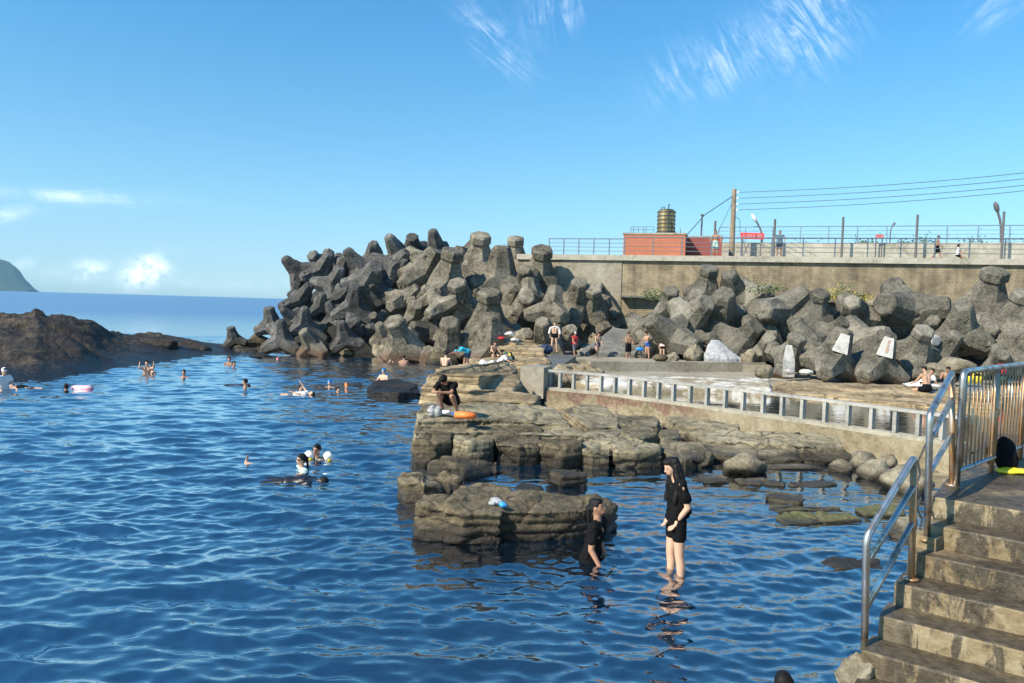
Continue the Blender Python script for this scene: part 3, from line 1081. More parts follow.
# ---- dark rock spit on the left
def spit():
    n1, n2 = 260, 110
    us = np.linspace(-130, 262, n1)
    # crest row (pixel y) and its height, shore row (pixel y) on the basin side
    cx = [-130, 0, 22, 36, 50, 66, 90, 110, 130, 150, 176, 200, 225, 245, 262]
    cy = [302, 311, 311, 307, 310.5, 313, 316, 326, 333, 330, 336, 341, 345, 350, 355]
    cdp = [34, 35, 35, 35, 36, 36.5, 38, 40, 42, 44, 45, 46, 47, 47.5, 48]
    sx = [-130, 0, 40, 76, 100, 140, 170, 200, 240, 262]
    sy = [392, 384, 380.5, 376, 370, 366, 360.5, 357, 355, 357]
    V = []
    for u in us:
        yb = np.interp(u, sx, sy)
        sh = Pz(u, yb, 0)
        cr = Py(u, np.interp(u, cx, cy), max(np.interp(u, cx, cdp), sh.y + 1.2))
        for t in np.linspace(-.15, 1.6, n2):
            if t <= 1:
                p = sh.lerp(cr, t)
                p.z = cr.z * (1.3 * t if t < 0 else (.42 * (1 - (1 - t) ** 3) + .58 * t ** 1.6))
            else:
                q = t - 1
                p = cr + Vector((cr.x - sh.x, cr.y - sh.y, 0)).normalized() * q * 9
                p.z = cr.z * (1 - (q / .5) ** 2 * 1.3)
            V.append(tuple(p))
    co = np.array(V)
    xy = co.copy(); xy[:, 2] = 0
    wx = xy + .8 * np.stack([fbm(xy * .5, 3), fbm(xy * .5 + 9, 3), 0 * xy[:, 0]], -1)
    k = np.clip((co[:, 2] + .05) / 1.3, 0, 1)
    ridg = 1 - np.abs(fbm(wx * np.array([.3, .5, 0]) + 3, 4)) * 2.6
    q = wx[:, 1] * .55 + wx[:, 0] * .22
    fr_ = q - np.floor(q)
    scarp = np.where(fr_ < .8, fr_ / .8, (1 - fr_) / .2) * .2
    co[:, 2] += k * (.16 * ridg - .3 + scarp * .7 + .14 * fbm(wx * 1.1, 4, .6) + .09 * fbm(wx * 3.1, 4, .68) - .08 * np.abs(fbm(wx * 1.7 + 60, 3)))
    co[:, 1] += .35 * fbm(wx * .7 + 30, 3) * np.clip(co[:, 2] + .4, 0, 1)
    mb = MB()
    mb.v = [tuple(p) for p in co]
    mb.f = [(i * n2 + j, (i + 1) * n2 + j, (i + 1) * n2 + j + 1, i * n2 + j + 1) for i in range(n1 - 1) for j in range(n2 - 1)]
    o = mb.build('rock_spit', M['dark_rock'], None, True)
    tag(o, 'low dark brown rock spit closing the basin on the left', 'rock spit', kind='structure')


spit()
for i, (px, py, y, rx, ry, rz, lab) in enumerate([
    (160, 348, 41, 1.3, 1.0, .7, 'brown rounded boulder on the back of the dark rock spit'),
    (190, 351, 43, 1.2, 1.0, .6, 'tawny topped boulder near the right end of the dark spit'),
    (214, 353, 45, 1.1, .9, .5, 'dark low boulder at the right tip of the spit')]):
    boulder(px, py, 0, rx, ry, rz, M['dark_rock'], lab, 60 + i, 'boulders on the dark spit', y=y)


# ---- headland far away
def headland():
    n1, n2 = 60, 40
    V = []
    D = 4200
    for i in range(n1):
        t = i / (n1 - 1)
        px = -170 + 203 * t
        top = np.interp(px, [-170, -60, -20, 0, 6, 14, 22, 28, 33], [240, 246, 252, 260, 263, 270, 279, 286, 289.4])
        cr = Py(px, top, D)
        for j in range(n2):
            s = j / (n2 - 1) * 2 - 1
            z = (cr.z + 6) * (1 - abs(s) ** 1.6) - 6
            V.append((cr.x, D + s * 420 * (1 - .8 * t ** 3), z))
    co = np.array(V)
    nz = fbm(co * .008, 5, .55)
    co[:, 2] += nz * 40 * np.clip(co[:, 2] / 90, 0, 1)
    mb = MB()
    mb.v = [tuple(p) for p in co]
    mb.f = [(i * n2 + j, (i + 1) * n2 + j, (i + 1) * n2 + j + 1, i * n2 + j + 1) for i in range(n1 - 1) for j in range(n2 - 1)]
    o = mb.build('headland', M['headland'], None, True)
    tag(o, 'steep wooded headland far out on the left horizon', 'headland', kind='structure')


headland()


# ------------------------------------------------------------------ shore behind the pool: ground, platform, ledges
def sheet(name, pts, mat, label, cat, kind='structure', zb=None, sub=True):
    mb = MB()
    mb.prism([Vector(p) for p in pts], zb if zb is not None else -.6)
    o = mb.build(name, mat)
    tag(o, label, cat, kind=kind)
    return o


mb = MB()
mb.v = [(-1.5, 33, .12), (3, 29.6, .45), (12, 27, .45), (34, 25, .45), (44, 34, .12), (13, 34.2, .12), (3, 34.2, .12), (-1.5, 60, .12), (70, 60, .12)]
mb.f = [(0, 1, 6), (1, 2, 5, 6), (2, 3, 4, 5), (0, 6, 5, 4, 8, 7)]
tag(mb.build('back_ground', M['concrete']), 'trampled concrete ground between pool and tetrapods', 'ground', kind='structure')

# pool wall: base line of the parapet
wall_px = [(548, 387), (600, 391.5), (650, 398), (700, 404.5), (750, 411.5), (800, 418.5), (850, 426), (890, 432), (928, 437.5), (965, 443.5)]
WB = [Pz(px, py, .65) for px, py in wall_px]
# resample the line in even steps
dist = [0]
for a, b in zip(WB[:-1], WB[1:]):
    dist.append(dist[-1] + (b - a).length)


def wl(s):
    s = max(0, min(s, dist[-1]))
    return Vector((np.interp(s, dist, [p.x for p in WB]), np.interp(s, dist, [p.y for p in WB]), .65))


NSEG = 60
L = dist[-1]
line = [wl(L * i / NSEG) for i in range(NSEG + 1)]


def offs(i, d):
    a = line[max(0, i - 1)]; b = line[min(NSEG, i + 1)]
    t = (b - a).normalized()
    return line[i] + Vector((t.y, -t.x, 0)) * d      # +d towards the camera side


def strip(name, d0, d1, z0, z1, mat, parent=None):
    mb = MB()
    vs_, fs_ = [], []
    for i in range(NSEG + 1):
        a, b = offs(i, d0), offs(i, d1)
        vs_ += [(a.x, a.y, z0), (b.x, b.y, z0), (b.x, b.y, z1), (a.x, a.y, z1)]
    for i in range(NSEG):
        for k in range(4):
            k2 = (k + 1) % 4
            fs_.append((i * 4 + k, (i + 1) * 4 + k, (i + 1) * 4 + k2, i * 4 + k2))
    fs_ += [(0, 1, 2, 3), (NSEG * 4 + 3, NSEG * 4 + 2, NSEG * 4 + 1, NSEG * 4)]
    mb.add(vs_, fs_)
    return mb.build(name, mat, parent)


pw = empty('pool_wall', line[NSEG // 2])
tag(pw, 'curved low wall of the tidal pool with a pale concrete frame parapet of square openings', 'wall')
inv = Matrix.Translation(-pw.location)


def into(o, root):
    """re-express a mesh built in world space in its parent's space"""
    o.data.transform(Matrix.Translation(-root.location) if root.rotation_euler.z == 0 else root.matrix_basis.inverted())
    return o


into(strip('footing', .22, -.22, -.5, .56, M['footing'], pw), pw)
into(strip('base_rail', .14, -.14, .56, .655, M['pale_concrete'], pw), pw)
into(strip('top_rail', .09, -.09, 1.153, 1.22, M['frame'], pw), pw)
npost = 21
# posts where the photograph has them
post_px = [560, 573.5, 587, 601, 615, 629.5, 644, 658.5, 673.5, 690, 707, 725, 743, 763, 782, 802.5, 825, 848, 871.5, 895, 918, 942]
for px in post_px:
    lo, hi = 0, L
    for _ in range(40):
        mid = (lo + hi) / 2
        p = wl(mid)
        d = p - CAM
        q = 512 + F * d.dot(_r) / d.dot(_f)
        if q < px:
            lo = mid
        else:
            hi = mid
    p = wl(lo)
    t = (wl(lo + .1) - wl(lo - .1)).normalized()
    mb = MB()
    mb.box(p - pw.location + Vector((0, 0, .2525)), (.08, .15, .498), math.atan2(t.y, t.x))
    mb.build('post', M['frame'], pw)

# concrete corner block at the pool wall's far end and the dark path that climbs behind it
mb = MB()
a = line[0]
mb.box((0, 0, 0), (.8, .9, 1.0), R(-20))
bm_ = mb.mesh('corner_block')
o = link('concrete_block', bm_, M['concrete'])
o.location = Py(536, 381, a.y + .25)
o.location.z = .8
tag(o, 'stained square concrete block ending the pool wall beside the tawny ledge', 'block')
mb = MB()
mb.prism([Py(519, 374, 24.2), Py(549, 374, 24.2), Py(576, 356, 38), Py(554, 353.5, 40)], -.3)
o = mb.build('path', M['dark_path'])
tag(o, 'dark grey concrete path climbing behind the corner block', 'path', kind='structure')

# pool water
pts = [offs(i, -.2) for i in range(0, NSEG + 1, 4)]
pts = [Vector((p.x, p.y, .46)) for p in pts] + [Vector((24, 14, .46)), Vector((30, 25.5, .46)), Vector((12, 27.3, .46)), Vector((3, 28.5, .46))]
mb = MB()
mb.add(pts, [tuple(range(len(pts)))])
tag(mb.build('pool_water', M['pool_water']), 'still olive water of the walled tidal pool', 'water', kind='structure')
pts2 = [Vector((p.x, p.y, .2)) for p in pts]
mb = MB()
mb.add(pts2, [tuple(range(len(pts2)))])
tag(mb.build('pool_floor', M['mossy']), 'mossy floor under the tidal pool water', 'pool floor', kind='structure')


def world_rock(name, polys, mat, voxel, label, cat='rock', kind=None, seed=0, zb=-.3, group=None, **kw):
    """like rock(), from world-space corner lists"""
    mb = MB()
    pts = [Vector(p) for b in polys for p in b]
    c = Vector((sum(p.x for p in pts) / len(pts), sum(p.y for p in pts) / len(pts), 0))
    for b in polys:
        mb.prism([Vector(p) - c for p in b], zb)
    me = remesh(mb, voxel, 1, name)
    args = dict(strata=.06, lay=.16, big=.1, fine=.03)
    args.update(kw)
    rough_rock(me, seed=seed, **args)
    o = link(name, me, mat, None, True)
    o.location = c
    tag(o, label, cat, group, kind)
    return o


# far edge of the pool: worn white painted ledge, then a tawny rock bank
world_rock('pool_ledge', [[Pz(572, 381, .78), Pz(600, 375, .76), Pz(770, 377.5, .76), Pz(772, 388, .74), Pz(680, 385.5, .74), Pz(600, 384, .76)]], M['ledge'], .07, 'worn ledge with old white paint along the far edge of the pool', 'ledge', seed=3, strata=.02, big=.04, blk=.6)
world_rock('rock_bank', [[Pz(768, 391, .58), Pz(776, 381, .66), Pz(860, 383, .72), Pz(940, 388, .72), Pz(1000, 394, .7), Pz(1000, 408, .6), Pz(930, 404, .58), Pz(850, 398, .6)]], M['tawny'], .07, 'smooth tawny rock bank along the right part of the pool', 'rock bank', seed=4)
world_rock('rock_bank', [[Pz(548, 372, 1.0), Pz(560, 364, 1.1), Pz(582, 362, 1.05), Pz(604, 370, .8), Pz(600, 378, .65), Pz(575, 380, .7)]], M['tawny'], .07, 'small tawny rock hump between corner block and kerb', 'rock bank', seed=5)
mb = MB()
k0, k1 = Pz(588, 371, .12), Pz(762, 371.5, .12)
mb.beam(Vector((k0.x, k0.y, .34)), Vector((k1.x, k1.y, .34)), .6, .56)
o = mb.build('concrete_kerb', M['concrete'])
tag(o, 'long straight concrete kerb in front of the standing bathers', 'kerb')
mb = MB()
mb.prism([Vector((-.5, 38.6, .55)), Vector((13.6, 38.6, .5)), Vector((13.6, 47, .55)), Vector((-.5, 47, .6))], 0)
tag(mb.build('platform', M['concrete']), 'concrete platform where bathers stand', 'platform', kind='structure')
# strata ledges at the foot of the left heap, behind the tawny ledge
world_rock('rock_ledge', [
    [Py(470, 364, 30) + Vector((0, 0, 0)), Py(470, 358, 36), Py(545, 356, 38), Py(552, 362, 30)],
    [Py(490, 348, 37), Py(492, 343, 40), Py(545, 345, 40), Py(545, 352, 37)],
    [Py(485, 341, 39.5), Py(490, 335, 42), Py(535, 341, 42), Py(540, 346, 39.5)]], M['tawny'], .08, 'bedded brown ledge under the heap where towels are spread', 'rock ledge', seed=6, zb=-.4)
world_rock('rock_ledge', [[Py(234, 348, 45), Py(240, 341, 48), Py(330, 343, 48), Py(334, 350, 45)]], M['isle'], .1, 'low flat grey ledge at the waterline under the left end of the heap', 'rock ledge', seed=7, zb=-.4)
world_rock('rock_bank', [[Py(576, 350, 42), Py(584, 344, 43), Py(625, 344, 43), Py(640, 352, 42)]], M['concrete'], .09, 'broken concrete footing behind the standing bathers', 'footing', seed=8, zb=.3)


# ------------------------------------------------------------------ tetrapods
TD = [Vector((0, 0, 1))]
for k in range(3):
    a = 2 * math.pi * k / 3
    s = math.sin(math.acos(-1 / 3))
    TD.append(Vector((s * math.cos(a), s * math.sin(a), -1 / 3)))


def tetra_mesh(name, prof, seed, seg=6, twist=0.):
    mb = MB()
    for k, d in enumerate(TD):
        pts = [d * t for t, r in prof]
        rs = [r for t, r in prof]
        sub = MB()
        sub.tube(pts, rs, seg)
        mb.add(sub.v, sub.f)
    me = remesh(mb, .015, 0, name)
    co, no = vget(me)
    co += no * (fbm(co * 2.6 + seed, 4)[:, None] * .007 + fbm(co * 13 + seed, 3)[:, None] * .003)
    chip = np.clip(fbm(co * 4.5 + seed * 2, 3) - .36, 0, 1)
    co -= no * (chip * .12)[:, None]
    vset(me, co)
    me.polygons.foreach_set('use_smooth', [False] * len(me.polygons))
    return me


PR0 = [(-.1, .49), (.16, .49), (.94, .28), (1.0, .225)]
PR1 = [(-.1, .5), (.18, .5), (.7, .285), (.74, .345), (.95, .34), (1.0, .28)]
PR2 = [(-.1, .5), (.22, .48), (.72, .32), (.95, .3), (1.0, .25)]
TM = [tetra_mesh('tetrapod', PR0, 1, 6), tetra_mesh('tetrapod', PR1, 2, 6), tetra_mesh('tetrapod', PR2, 3, 8), tetra_mesh('tetrapod', PR0, 4, 5), tetra_mesh('tetrapod', [(-.1, .43), (.16, .43), (.9, .235), (1.0, .16)], 5, 6)]
TMM = {}
for mk in ('tetra_dark', 'tetra_warm', 'tetra_grey'):
    for i, t in enumerate(TM):
        c = t.copy()
        c.materials.clear()
        c.materials.append(M[mk])
        TMM[mk, i] = c
PLACED = []
TSC = .88


def frame(c, t1, t2, Lpx, sgn1=-1, sgn2=-1):
    def d3(t, sg):
        vx, vz = (t[0] - c[0]) / Lpx, -(t[1] - c[1]) / Lpx
        h = math.hypot(vx, vz)
        if h > .98:
            vx *= .98 / h; vz *= .98 / h; h = .98
        return Vector((vx, sg * math.sqrt(1 - h * h), vz)).normalized()
    a = d3(t1, sgn1)
    b = d3(t2, sgn2)
    b = (b - a * a.dot(b))
    if b.length < 1e-3:
        b = a.orthogonal()
    b.normalize()
    # local: leg 0 = +Z, leg 1 has +X component
    y = a.cross(b)
    return Matrix((b, y, a)).transposed()


def tetra(c, t1, t2, Lpx, depth, mk, var, label, group, s1=-1, s2=-1):
    Rm = frame(c, t1, t2, Lpx, s1, s2)
    if mk == 'tetra_dark' and var == 0:
        var = 4
    Lw = Lpx * depth / F * TSC
    o = bpy.data.objects.new('tetrapod', TMM[mk, var])
    COL.objects.link(o)
    M4 = Rm.to_4x4()
    M4 = Matrix.Translation(Py(c[0], c[1], depth)) @ M4 @ Matrix.Scale(Lw, 4)
    o.matrix_world = M4
    tag(o, label, 'tetrapod', group)
    PLACED.append((c, Lpx, depth))
    return o


GL = 'tetrapods heaped on the left of the breakwater'
GM = 'tetrapods in the tall middle of the heap'
GR = 'tetrapods in front of the promenade wall'


def dl(cy, off=0):
    return 44.5 + (350 - cy) * .062 + off


D_, W_, G_ = 'tetra_dark', 'tetra_warm', 'tetra_grey'
left = [
    ((299, 272), (285, 257), (296, 293), 24, 0, D_, 0, 'dark tetrapod at the far left of the skyline, one leg jutting up left'),
    ((322, 271), (334, 252), (302, 279), 26, 0, D_, 0, 'dark tetrapod second from the left on the skyline with an upright lit leg'),
    ((323, 264), (314, 255), (331, 264), 21, 2, D_, 1, 'dark tetrapod peeping out behind the second one on the left skyline'),
    ((332, 286), (344, 265), (338, 303), 26, -.8, D_, 0, 'grey tetrapod below the left skyline with one leg pointing down to its right'),
    ((361, 270), (346, 248), (364, 294), 29, 0, D_, 0, 'tetrapod with a long slanting leg up left, third on the left skyline'),
    ((369, 281), (381, 265), (340, 287), 31, -1.2, D_, 2, 'tetrapod with a blunt horizontal leg to the left below the slanting one'),
    ((374, 259), (377, 242), (355, 258), 26, 2.0, D_, 0, 'dark tetrapod with a chipped top, fourth on the left skyline'),
    ((399, 254), (389, 235), (417, 246), 27, 2.0, D_, 0, 'tetrapod with a pale rounded tip left of the highest peak'),
    ((392, 268), (390, 293), (411, 254), 29, .2, D_, 0, 'dark overhanging tetrapod with one leg hanging straight down'),
    ((355, 307), (359, 283), (330, 318), 29, -2.2, D_, 0, 'three armed tetrapod in the centre of the left heap with a lit ridge'),
    ((300, 301), (314, 282), (282, 309), 26, -1, D_, 0, 'tetrapod with a big flat dark underside at the left flank'),
    ((304, 324), (308, 305), (289, 331), 23, -2, D_, 0, 'small dark tetrapod in front of the left flank with an upright pale tip'),
    ((272, 325), (270, 305), (283, 332), 21, 0, D_, 2, 'lone dark tetrapod with a square upright leg at the seaward end'),
    ((283, 340), (284, 317), (260, 347), 26, -2, D_, 0, 'tetrapod with a broad upright leg standing on the waterline ledge'),
    ((234, 340), (232, 325), (226, 350), 16, 1, D_, 2, 'single grey block like tetrapod on the tip of the dark spit'),
    ((313, 345), (305, 328), (330, 353), 23, -2.5, W_, 3, 'brown weathered tetrapod at the waterline in the left heap'),
    ((334, 317), (328, 300), (344, 326), 19, -1.5, D_, 0, 'small tetrapod left of the three armed one in the left heap'),
    ((346, 338), (343, 319), (329, 346), 23, -2.5, D_, 0, 'grey tetrapod with a rounded lit top at the waterline'),
    ((366, 334), (376, 324), (352, 338), 19, -1, D_, 3, 'grey tetrapod wedged low right of the three armed one'),
    ((377, 322), (375, 314), (386, 330), 17, -1, W_, 2, 'little pale tetrapod end between left heap and middle heap'),
    ((376, 300), (392, 296), (366, 288), 24, 1.5, D_, 0, 'dark tetrapod in the shadowed gap right of the blunt horizontal leg'),
    ((318, 332), (330, 325), (308, 342), 20, -.5, D_, 0, 'dark tetrapod in shadow behind the brown one at the waterline'),
    ((343, 268), (352, 256), (332, 276), 24, 3, D_, 0, 'dark tetrapod behind the third on the left skyline'),
]
for c, t1, t2, Lp, off, mk, var, lab in left:
    tetra(c, t1, t2, Lp, dl(c[1], off), mk, var, lab, GL)
more = [
    ((309, 281), (300, 270), (322, 284), 19, 1.0, D_, 0, 'small dark tetrapod between the far left one and the upright lit leg'),
    ((341, 296), (352, 288), (330, 300), 19, -1.4, D_, 0, 'small tetrapod just above the three armed one in the left heap'),
    ((321, 305), (326, 292), (310, 312), 19, -1.8, D_, 0, 'small tetrapod with a pointed leg left of the three armed one'),
    ((382, 292), (372, 284), (392, 304), 20, -.6, D_, 0, 'small tetrapod beneath the overhanging dark one'),
    ((352, 325), (362, 318), (340, 332), 18, -2.6, D_, 0, 'small tetrapod in front of the three armed one near the waterline'),
    ((385, 336), (380, 322), (396, 344), 20, -2.6, W_, 0, 'small brownish tetrapod left of the sprawling capped one'),
    ((292, 318), (284, 308), (302, 322), 18, -1.8, D_, 0, 'small dark tetrapod at the seaward flank under the big dark underside'),
    ((401, 270), (408, 258), (392, 280), 22, .4, D_, 0, 'tetrapod between the overhanging dark one and the long slanting leg'),
    ((430, 300), (440, 290), (418, 306), 22, -1.8, W_, 0, 'small tetrapod under the long slanting leg of the middle heap'),
    ((512, 298), (518, 286), (500, 306), 24, -1.4, W_, 0, 'small tetrapod right of the tall square headed one'),
    ((470, 345), (478, 332), (460, 352), 22, -4.2, W_, 0, 'small tetrapod between the round capped one and the pale front one'),
    ((565, 338), (572, 326), (553, 346), 24, -2.4, W_, 0, 'small tetrapod right of the low one behind the man with the towel'),
]
for c, t1, t2, Lp, off, mk, var, lab in more:
    tetra(c, t1, t2, Lp, dl(c[1], off), mk, var, lab, GL if c[0] < 410 else GM)
mid = [
    ((420, 277), (438, 246), (406, 288), 36, -.5, W_, 0, 'warm grey tetrapod with a long leg slanting up right in the middle heap'),
    ((421, 262), (418, 258), (408, 250), 25, 0, W_, 2, 'tetrapod with a blunt round leg end facing the camera'),
    ((437, 250), (433, 229), (450, 245), 26, 2.5, D_, 0, 'highest tetrapod of the heap with a double pointed top'),
    ((413, 252), (414, 236), (424, 262), 24, 3, D_, 2, 'small dark tip on the skyline left of the highest peak'),
    ((446, 285), (455, 246), (428, 296), 42, -1, W_, 1, 'big tetrapod with a capped head below the highest peak'),
    ((479, 264), (481, 232), (505, 275), 36, 1.5, W_, 1, 'tetrapod with a dark flared cap right of the highest peak'),
    ((500, 281), (501, 243), (470, 283), 40, 0, W_, 0, 'tall square headed tetrapod with a blunt arm to the left'),
    ((515, 264), (515, 235), (530, 275), 31, 2.5, W_, 1, 'tetrapod with a small round cap, right end of the high skyline'),
    ((461, 307), (457, 279), (440, 318), 34, -2.2, W_, 1, 'tetrapod with a small pyramid head in the middle of the heap'),
    ((487, 327), (490, 286), (458, 335), 44, -3.0, W_, 1, 'large tetrapod with a six sided cap above the spread towels'),
    ((489, 349), (492, 309), (470, 360), 42, -4.5, W_, 0, 'pale front tetrapod with a speckled square leg behind the towels'),
    ((441, 308), (428, 316), (454, 302), 24, -3.2, W_, 0, 'tetrapod with a dark boxy top and a bright leg end facing left'),
    ((450, 346), (451, 317), (428, 356), 36, -4, W_, 1, 'tetrapod with a round cap standing on the waterline in the middle'),
    ((404, 346), (395, 316), (440, 362), 38, -4, W_, 1, 'sprawling tetrapod with a pale cap at the waterline left of the middle'),
    ((402, 302), (392, 308), (415, 288), 26, -1, W_, 3, 'crooked pale tetrapod leaning where left and middle heaps meet'),
    ((416, 312), (420, 303), (404, 322), 21, -1.5, W_, 1, 'stubby stacked tetrapod ends in the middle of the heap'),
    ((427, 330), (412, 325), (440, 340), 24, -2.2, W_, 0, 'tetrapod in the gap between the two waterline caps'),
    ((540, 277), (541, 246), (562, 286), 37, 1, W_, 1, 'tall capped tetrapod leaning on the end of the promenade'),
    ((527, 284), (523, 268), (540, 290), 26, -.5, W_, 2, 'small round ended tetrapod between the two tall ones'),
    ((529, 303), (526, 296), (548, 308), 31, -2.2, W_, 2, 'tetrapod with an end block facing the camera, above the white streaked one'),
    ((551, 312), (565, 318), (536, 322), 31, -3, W_, 0, 'white streaked tetrapod above the man with the towel'),
    ((575, 304), (578, 279), (571, 328), 32, -1, W_, 2, 'tetrapod standing upright with pale chipped crown near the wall'),
    ((592, 310), (590, 285), (606, 322), 33, -.5, W_, 1, 'brown capped tetrapod next to the promenade wall'),
    ((602, 302), (594, 284), (616, 312), 26, 2, W_, 0, 'slanting tetrapod leg against the pale wall'),
    ((546, 340), (540, 318), (560, 350), 32, -3.2, W_, 0, 'low tetrapod directly behind the man with the towel'),
    ((512, 322), (522, 305), (500, 335), 30, -1, W_, 0, 'tetrapod in the dark gap right of the six sided cap'),
    ((466, 262), (458, 252), (478, 270), 30, 3, W_, 0, 'tetrapod half hidden behind the big capped one below the peak'),
    ((520, 345), (528, 330), (505, 350), 30, -2, W_, 0, 'tetrapod low behind the brown ledge with towels'),
    ((470, 290), (480, 280), (455, 300), 32, 1, W_, 0, 'tetrapod in shadow between the two largest of the middle heap'),
]
for c, t1, t2, Lp, off, mk, var, lab in mid:
    tetra(c, t1, t2, Lp, dl(c[1], off), mk, var, lab, GM)


def dr(cy, off=0, cx=900):
    return 35.5 + (365 - cy) * .075 + off + 4.4 * min(1, max(0, (815 - cx) / 75))


right = [
    ((704, 295), (706, 264), (680, 300), 34, 2.0, G_, 1, 'tetrapod with a flat cap right under the promenade edge'),
    ((734, 295), (722, 271), (749, 305), 33, 1.2, G_, 0, 'tetrapod leaning right beside the flat capped one under the wall'),
    ((669, 307), (667, 288), (690, 308), 27, 1, G_, 1, 'tetrapod with a capped upright leg at the left of the right heap'),
    ((689, 322), (701, 299), (668, 326), 39, -.5, G_, 2, 'big tetrapod left of the dark triangular hole'),
    ((719, 316), (716, 290), (704, 345), 42, -.5, G_, 0, 'big tetrapod right of the dark triangular hole'),
    ((778, 315), (750, 311), (800, 284), 42, -.5, G_, 0, 'tetrapod with a hexagonal end facing left and a leg up right'),
    ((740, 345), (749, 322), (725, 362), 36, -1, G_, 2, 'tetrapod above the white sheet in the shade of its neighbour'),
    ((672, 338), (696, 347), (655, 322), 38, -1.2, G_, 0, 'tetrapod whose square leg reaches right above the seated woman in pink'),
    ((790, 358), (791, 332), (772, 368), 32, -2, G_, 1, 'capped tetrapod with a patch of white paint on its lower left'),
    ((816, 317), (813, 289), (832, 328), 33, 1.2, G_, 1, 'upright ribbed tetrapod below the yellow weeds'),
    ((808, 343), (809, 351), (796, 330), 30, 0, G_, 2, 'dark tetrapod with a round leg end pointing at the camera'),
    ((855, 316), (838, 300), (880, 312), 36, .8, G_, 0, 'broad tetrapod under the weeds at the wall foot'),
    ((862, 342), (878, 330), (842, 352), 34, -.2, G_, 0, 'tetrapod slanting behind the two with white painted panels'),
    ((904, 311), (905, 280), (942, 307), 46, -.6, G_, 2, 'roof shaped tetrapod lying across the top of the right heap'),
    ((913, 354), (913, 325), (908, 374), 36, -1.2, G_, 1, 'upright tetrapod with a pale head beneath the roof shaped one'),
    ((959, 330), (950, 301), (986, 356), 37, -1.4, G_, 0, 'three legged tetrapod in front of the white float right of centre'),
    ((985, 306), (983, 266), (1003, 326), 44, 1.2, G_, 1, 'tallest tetrapod of the right heap with a flat cap at the wall'),
    ((1013, 326), (1013, 288), (995, 350), 42, -.6, G_, 1, 'tetrapod with a flat cap at the right edge of the photo'),
    ((1024, 350), (1022, 328), (1004, 362), 32, -1.2, G_, 0, 'tetrapod low at the right edge above the steel guard rail'),
    ((940, 352), (948, 330), (925, 368), 30, .5, G_, 0, 'tetrapod in shadow behind the three legged one'),
    ((755, 300), (762, 290), (745, 312), 30, 2, G_, 0, 'tetrapod in shadow between the leaning one and the one with the leg up right'),
    ((641, 332), (650, 318), (628, 340), 28, .5, G_, 0, 'tetrapod slumped beside the smooth concrete slab'),
    ((770, 348), (760, 335), (785, 355), 30, .3, G_, 0, 'tetrapod in the gap left of the white painted capped one'),
    ((700, 346), (708, 335), (688, 356), 30, .6, G_, 0, 'tetrapod in the hole behind the white sheet'),
    ((985, 340), (975, 325), (1000, 352), 32, .8, G_, 0, 'tetrapod behind the white float at the right'),
    ((650, 345), (660, 332), (640, 352), 24, .2, G_, 0, 'low tetrapod end left of the square leg above the seated woman in pink'),
    ((830, 335), (838, 318), (820, 345), 26, .6, G_, 2, 'tetrapod tucked behind the plain white panel'),
    ((930, 330), (922, 318), (944, 338), 26, .4, G_, 0, 'tetrapod under the right arm of the roof shaped one'),
    ((1000, 362), (990, 352), (1014, 368), 24, -1.4, G_, 2, 'low tetrapod at the right just above the guard railing'),
    ((755, 335), (768, 326), (742, 340), 26, -.2, G_, 0, 'tetrapod beneath the hexagonal end that faces left'),
    ((700, 318), (690, 308), (712, 324), 26, 1.6, G_, 0, 'tetrapod deep inside the dark triangular hole'),
    ((1060, 330), (1060, 295), (1040, 350), 42, 0, G_, 0, 'tetrapod just past the right edge of the heap'),
]
for c, t1, t2, Lp, off, mk, var, lab in right:
    tetra(c, t1, t2, Lp, dr(c[1], off * .7, c[0]), mk, var, lab, GR, s1=1 if lab.startswith('roof') else -1)


# two tetrapods whose front leg carries a white painted panel with faded orange marks
def panel_tetra(c, t1, t2, Lp, depth, label, marks):
    o = tetra(c, t1, t2, Lp, depth, G_, 0, label, GR)
    Rm = frame(c, t1, t2, Lp)
    Lw = Lp * depth / F
    # pick the side of the hexagonal leg that faces the camera
    loc = Vector((0, 0, 1))
    Rl = Rm.to_4x4()
    to_cam = (Rm.inverted() @ Vector((-.1, -1, .15)))
    ang = math.atan2(to_cam.y, to_cam.x)
    n = Vector((math.cos(ang), math.sin(ang), 0))
    s = Vector((-n.y, n.x, 0))
    mb = MB()

    def on(t, sx, lift=0):
        rr = np.interp(t, [.18, .9], [.5, .285]) * .96 + .03 + lift
        return n * rr + s * sx + Vector((0, 0, t))
    q = [on(.34, -.21), on(.34, .21), on(.88, .12), on(.88, -.12)]
    q2 = [p - n * .12 for p in q]
    mb.add(q + q2, [(0, 1, 2, 3), (7, 6, 5, 4), (0, 4, 5, 1), (1, 5, 6, 2), (2, 6, 7, 3), (3, 7, 4, 0)])
    p = mb.build('painted_panel', M['white_paint'], o)
    p['label'] = 'white painted panel on the upright leg'
    if marks:
        mk = MB()
        for k in range(5):
            t = .8 - k * .08
            for (a0, b0, a1, b1) in random.sample([(-.04, .02, .04, .02), (-.04, -.015, .04, -.015), (0, -.03, 0, .03), (-.03, -.03, .03, .02), (.03, -.03, -.035, .0), (-.035, .03, .0, -.02)], 3):
                A = on(t + b0, a0, .012); B = on(t + b1, a1, .012)
                mk.beam(A, B, .012, .012, up=n)
        mk.build('painted_mark', M['orange_mark'], p)
    return o


panel_tetra((832, 360), (842, 323), (812, 372), 38, 34.4, 'tetrapod with a plain white painted panel on its leaning leg', False)
panel_tetra((876, 364), (884, 326), (850, 376), 39, 34.2, 'tetrapod with a white painted panel and faded orange marks', True)
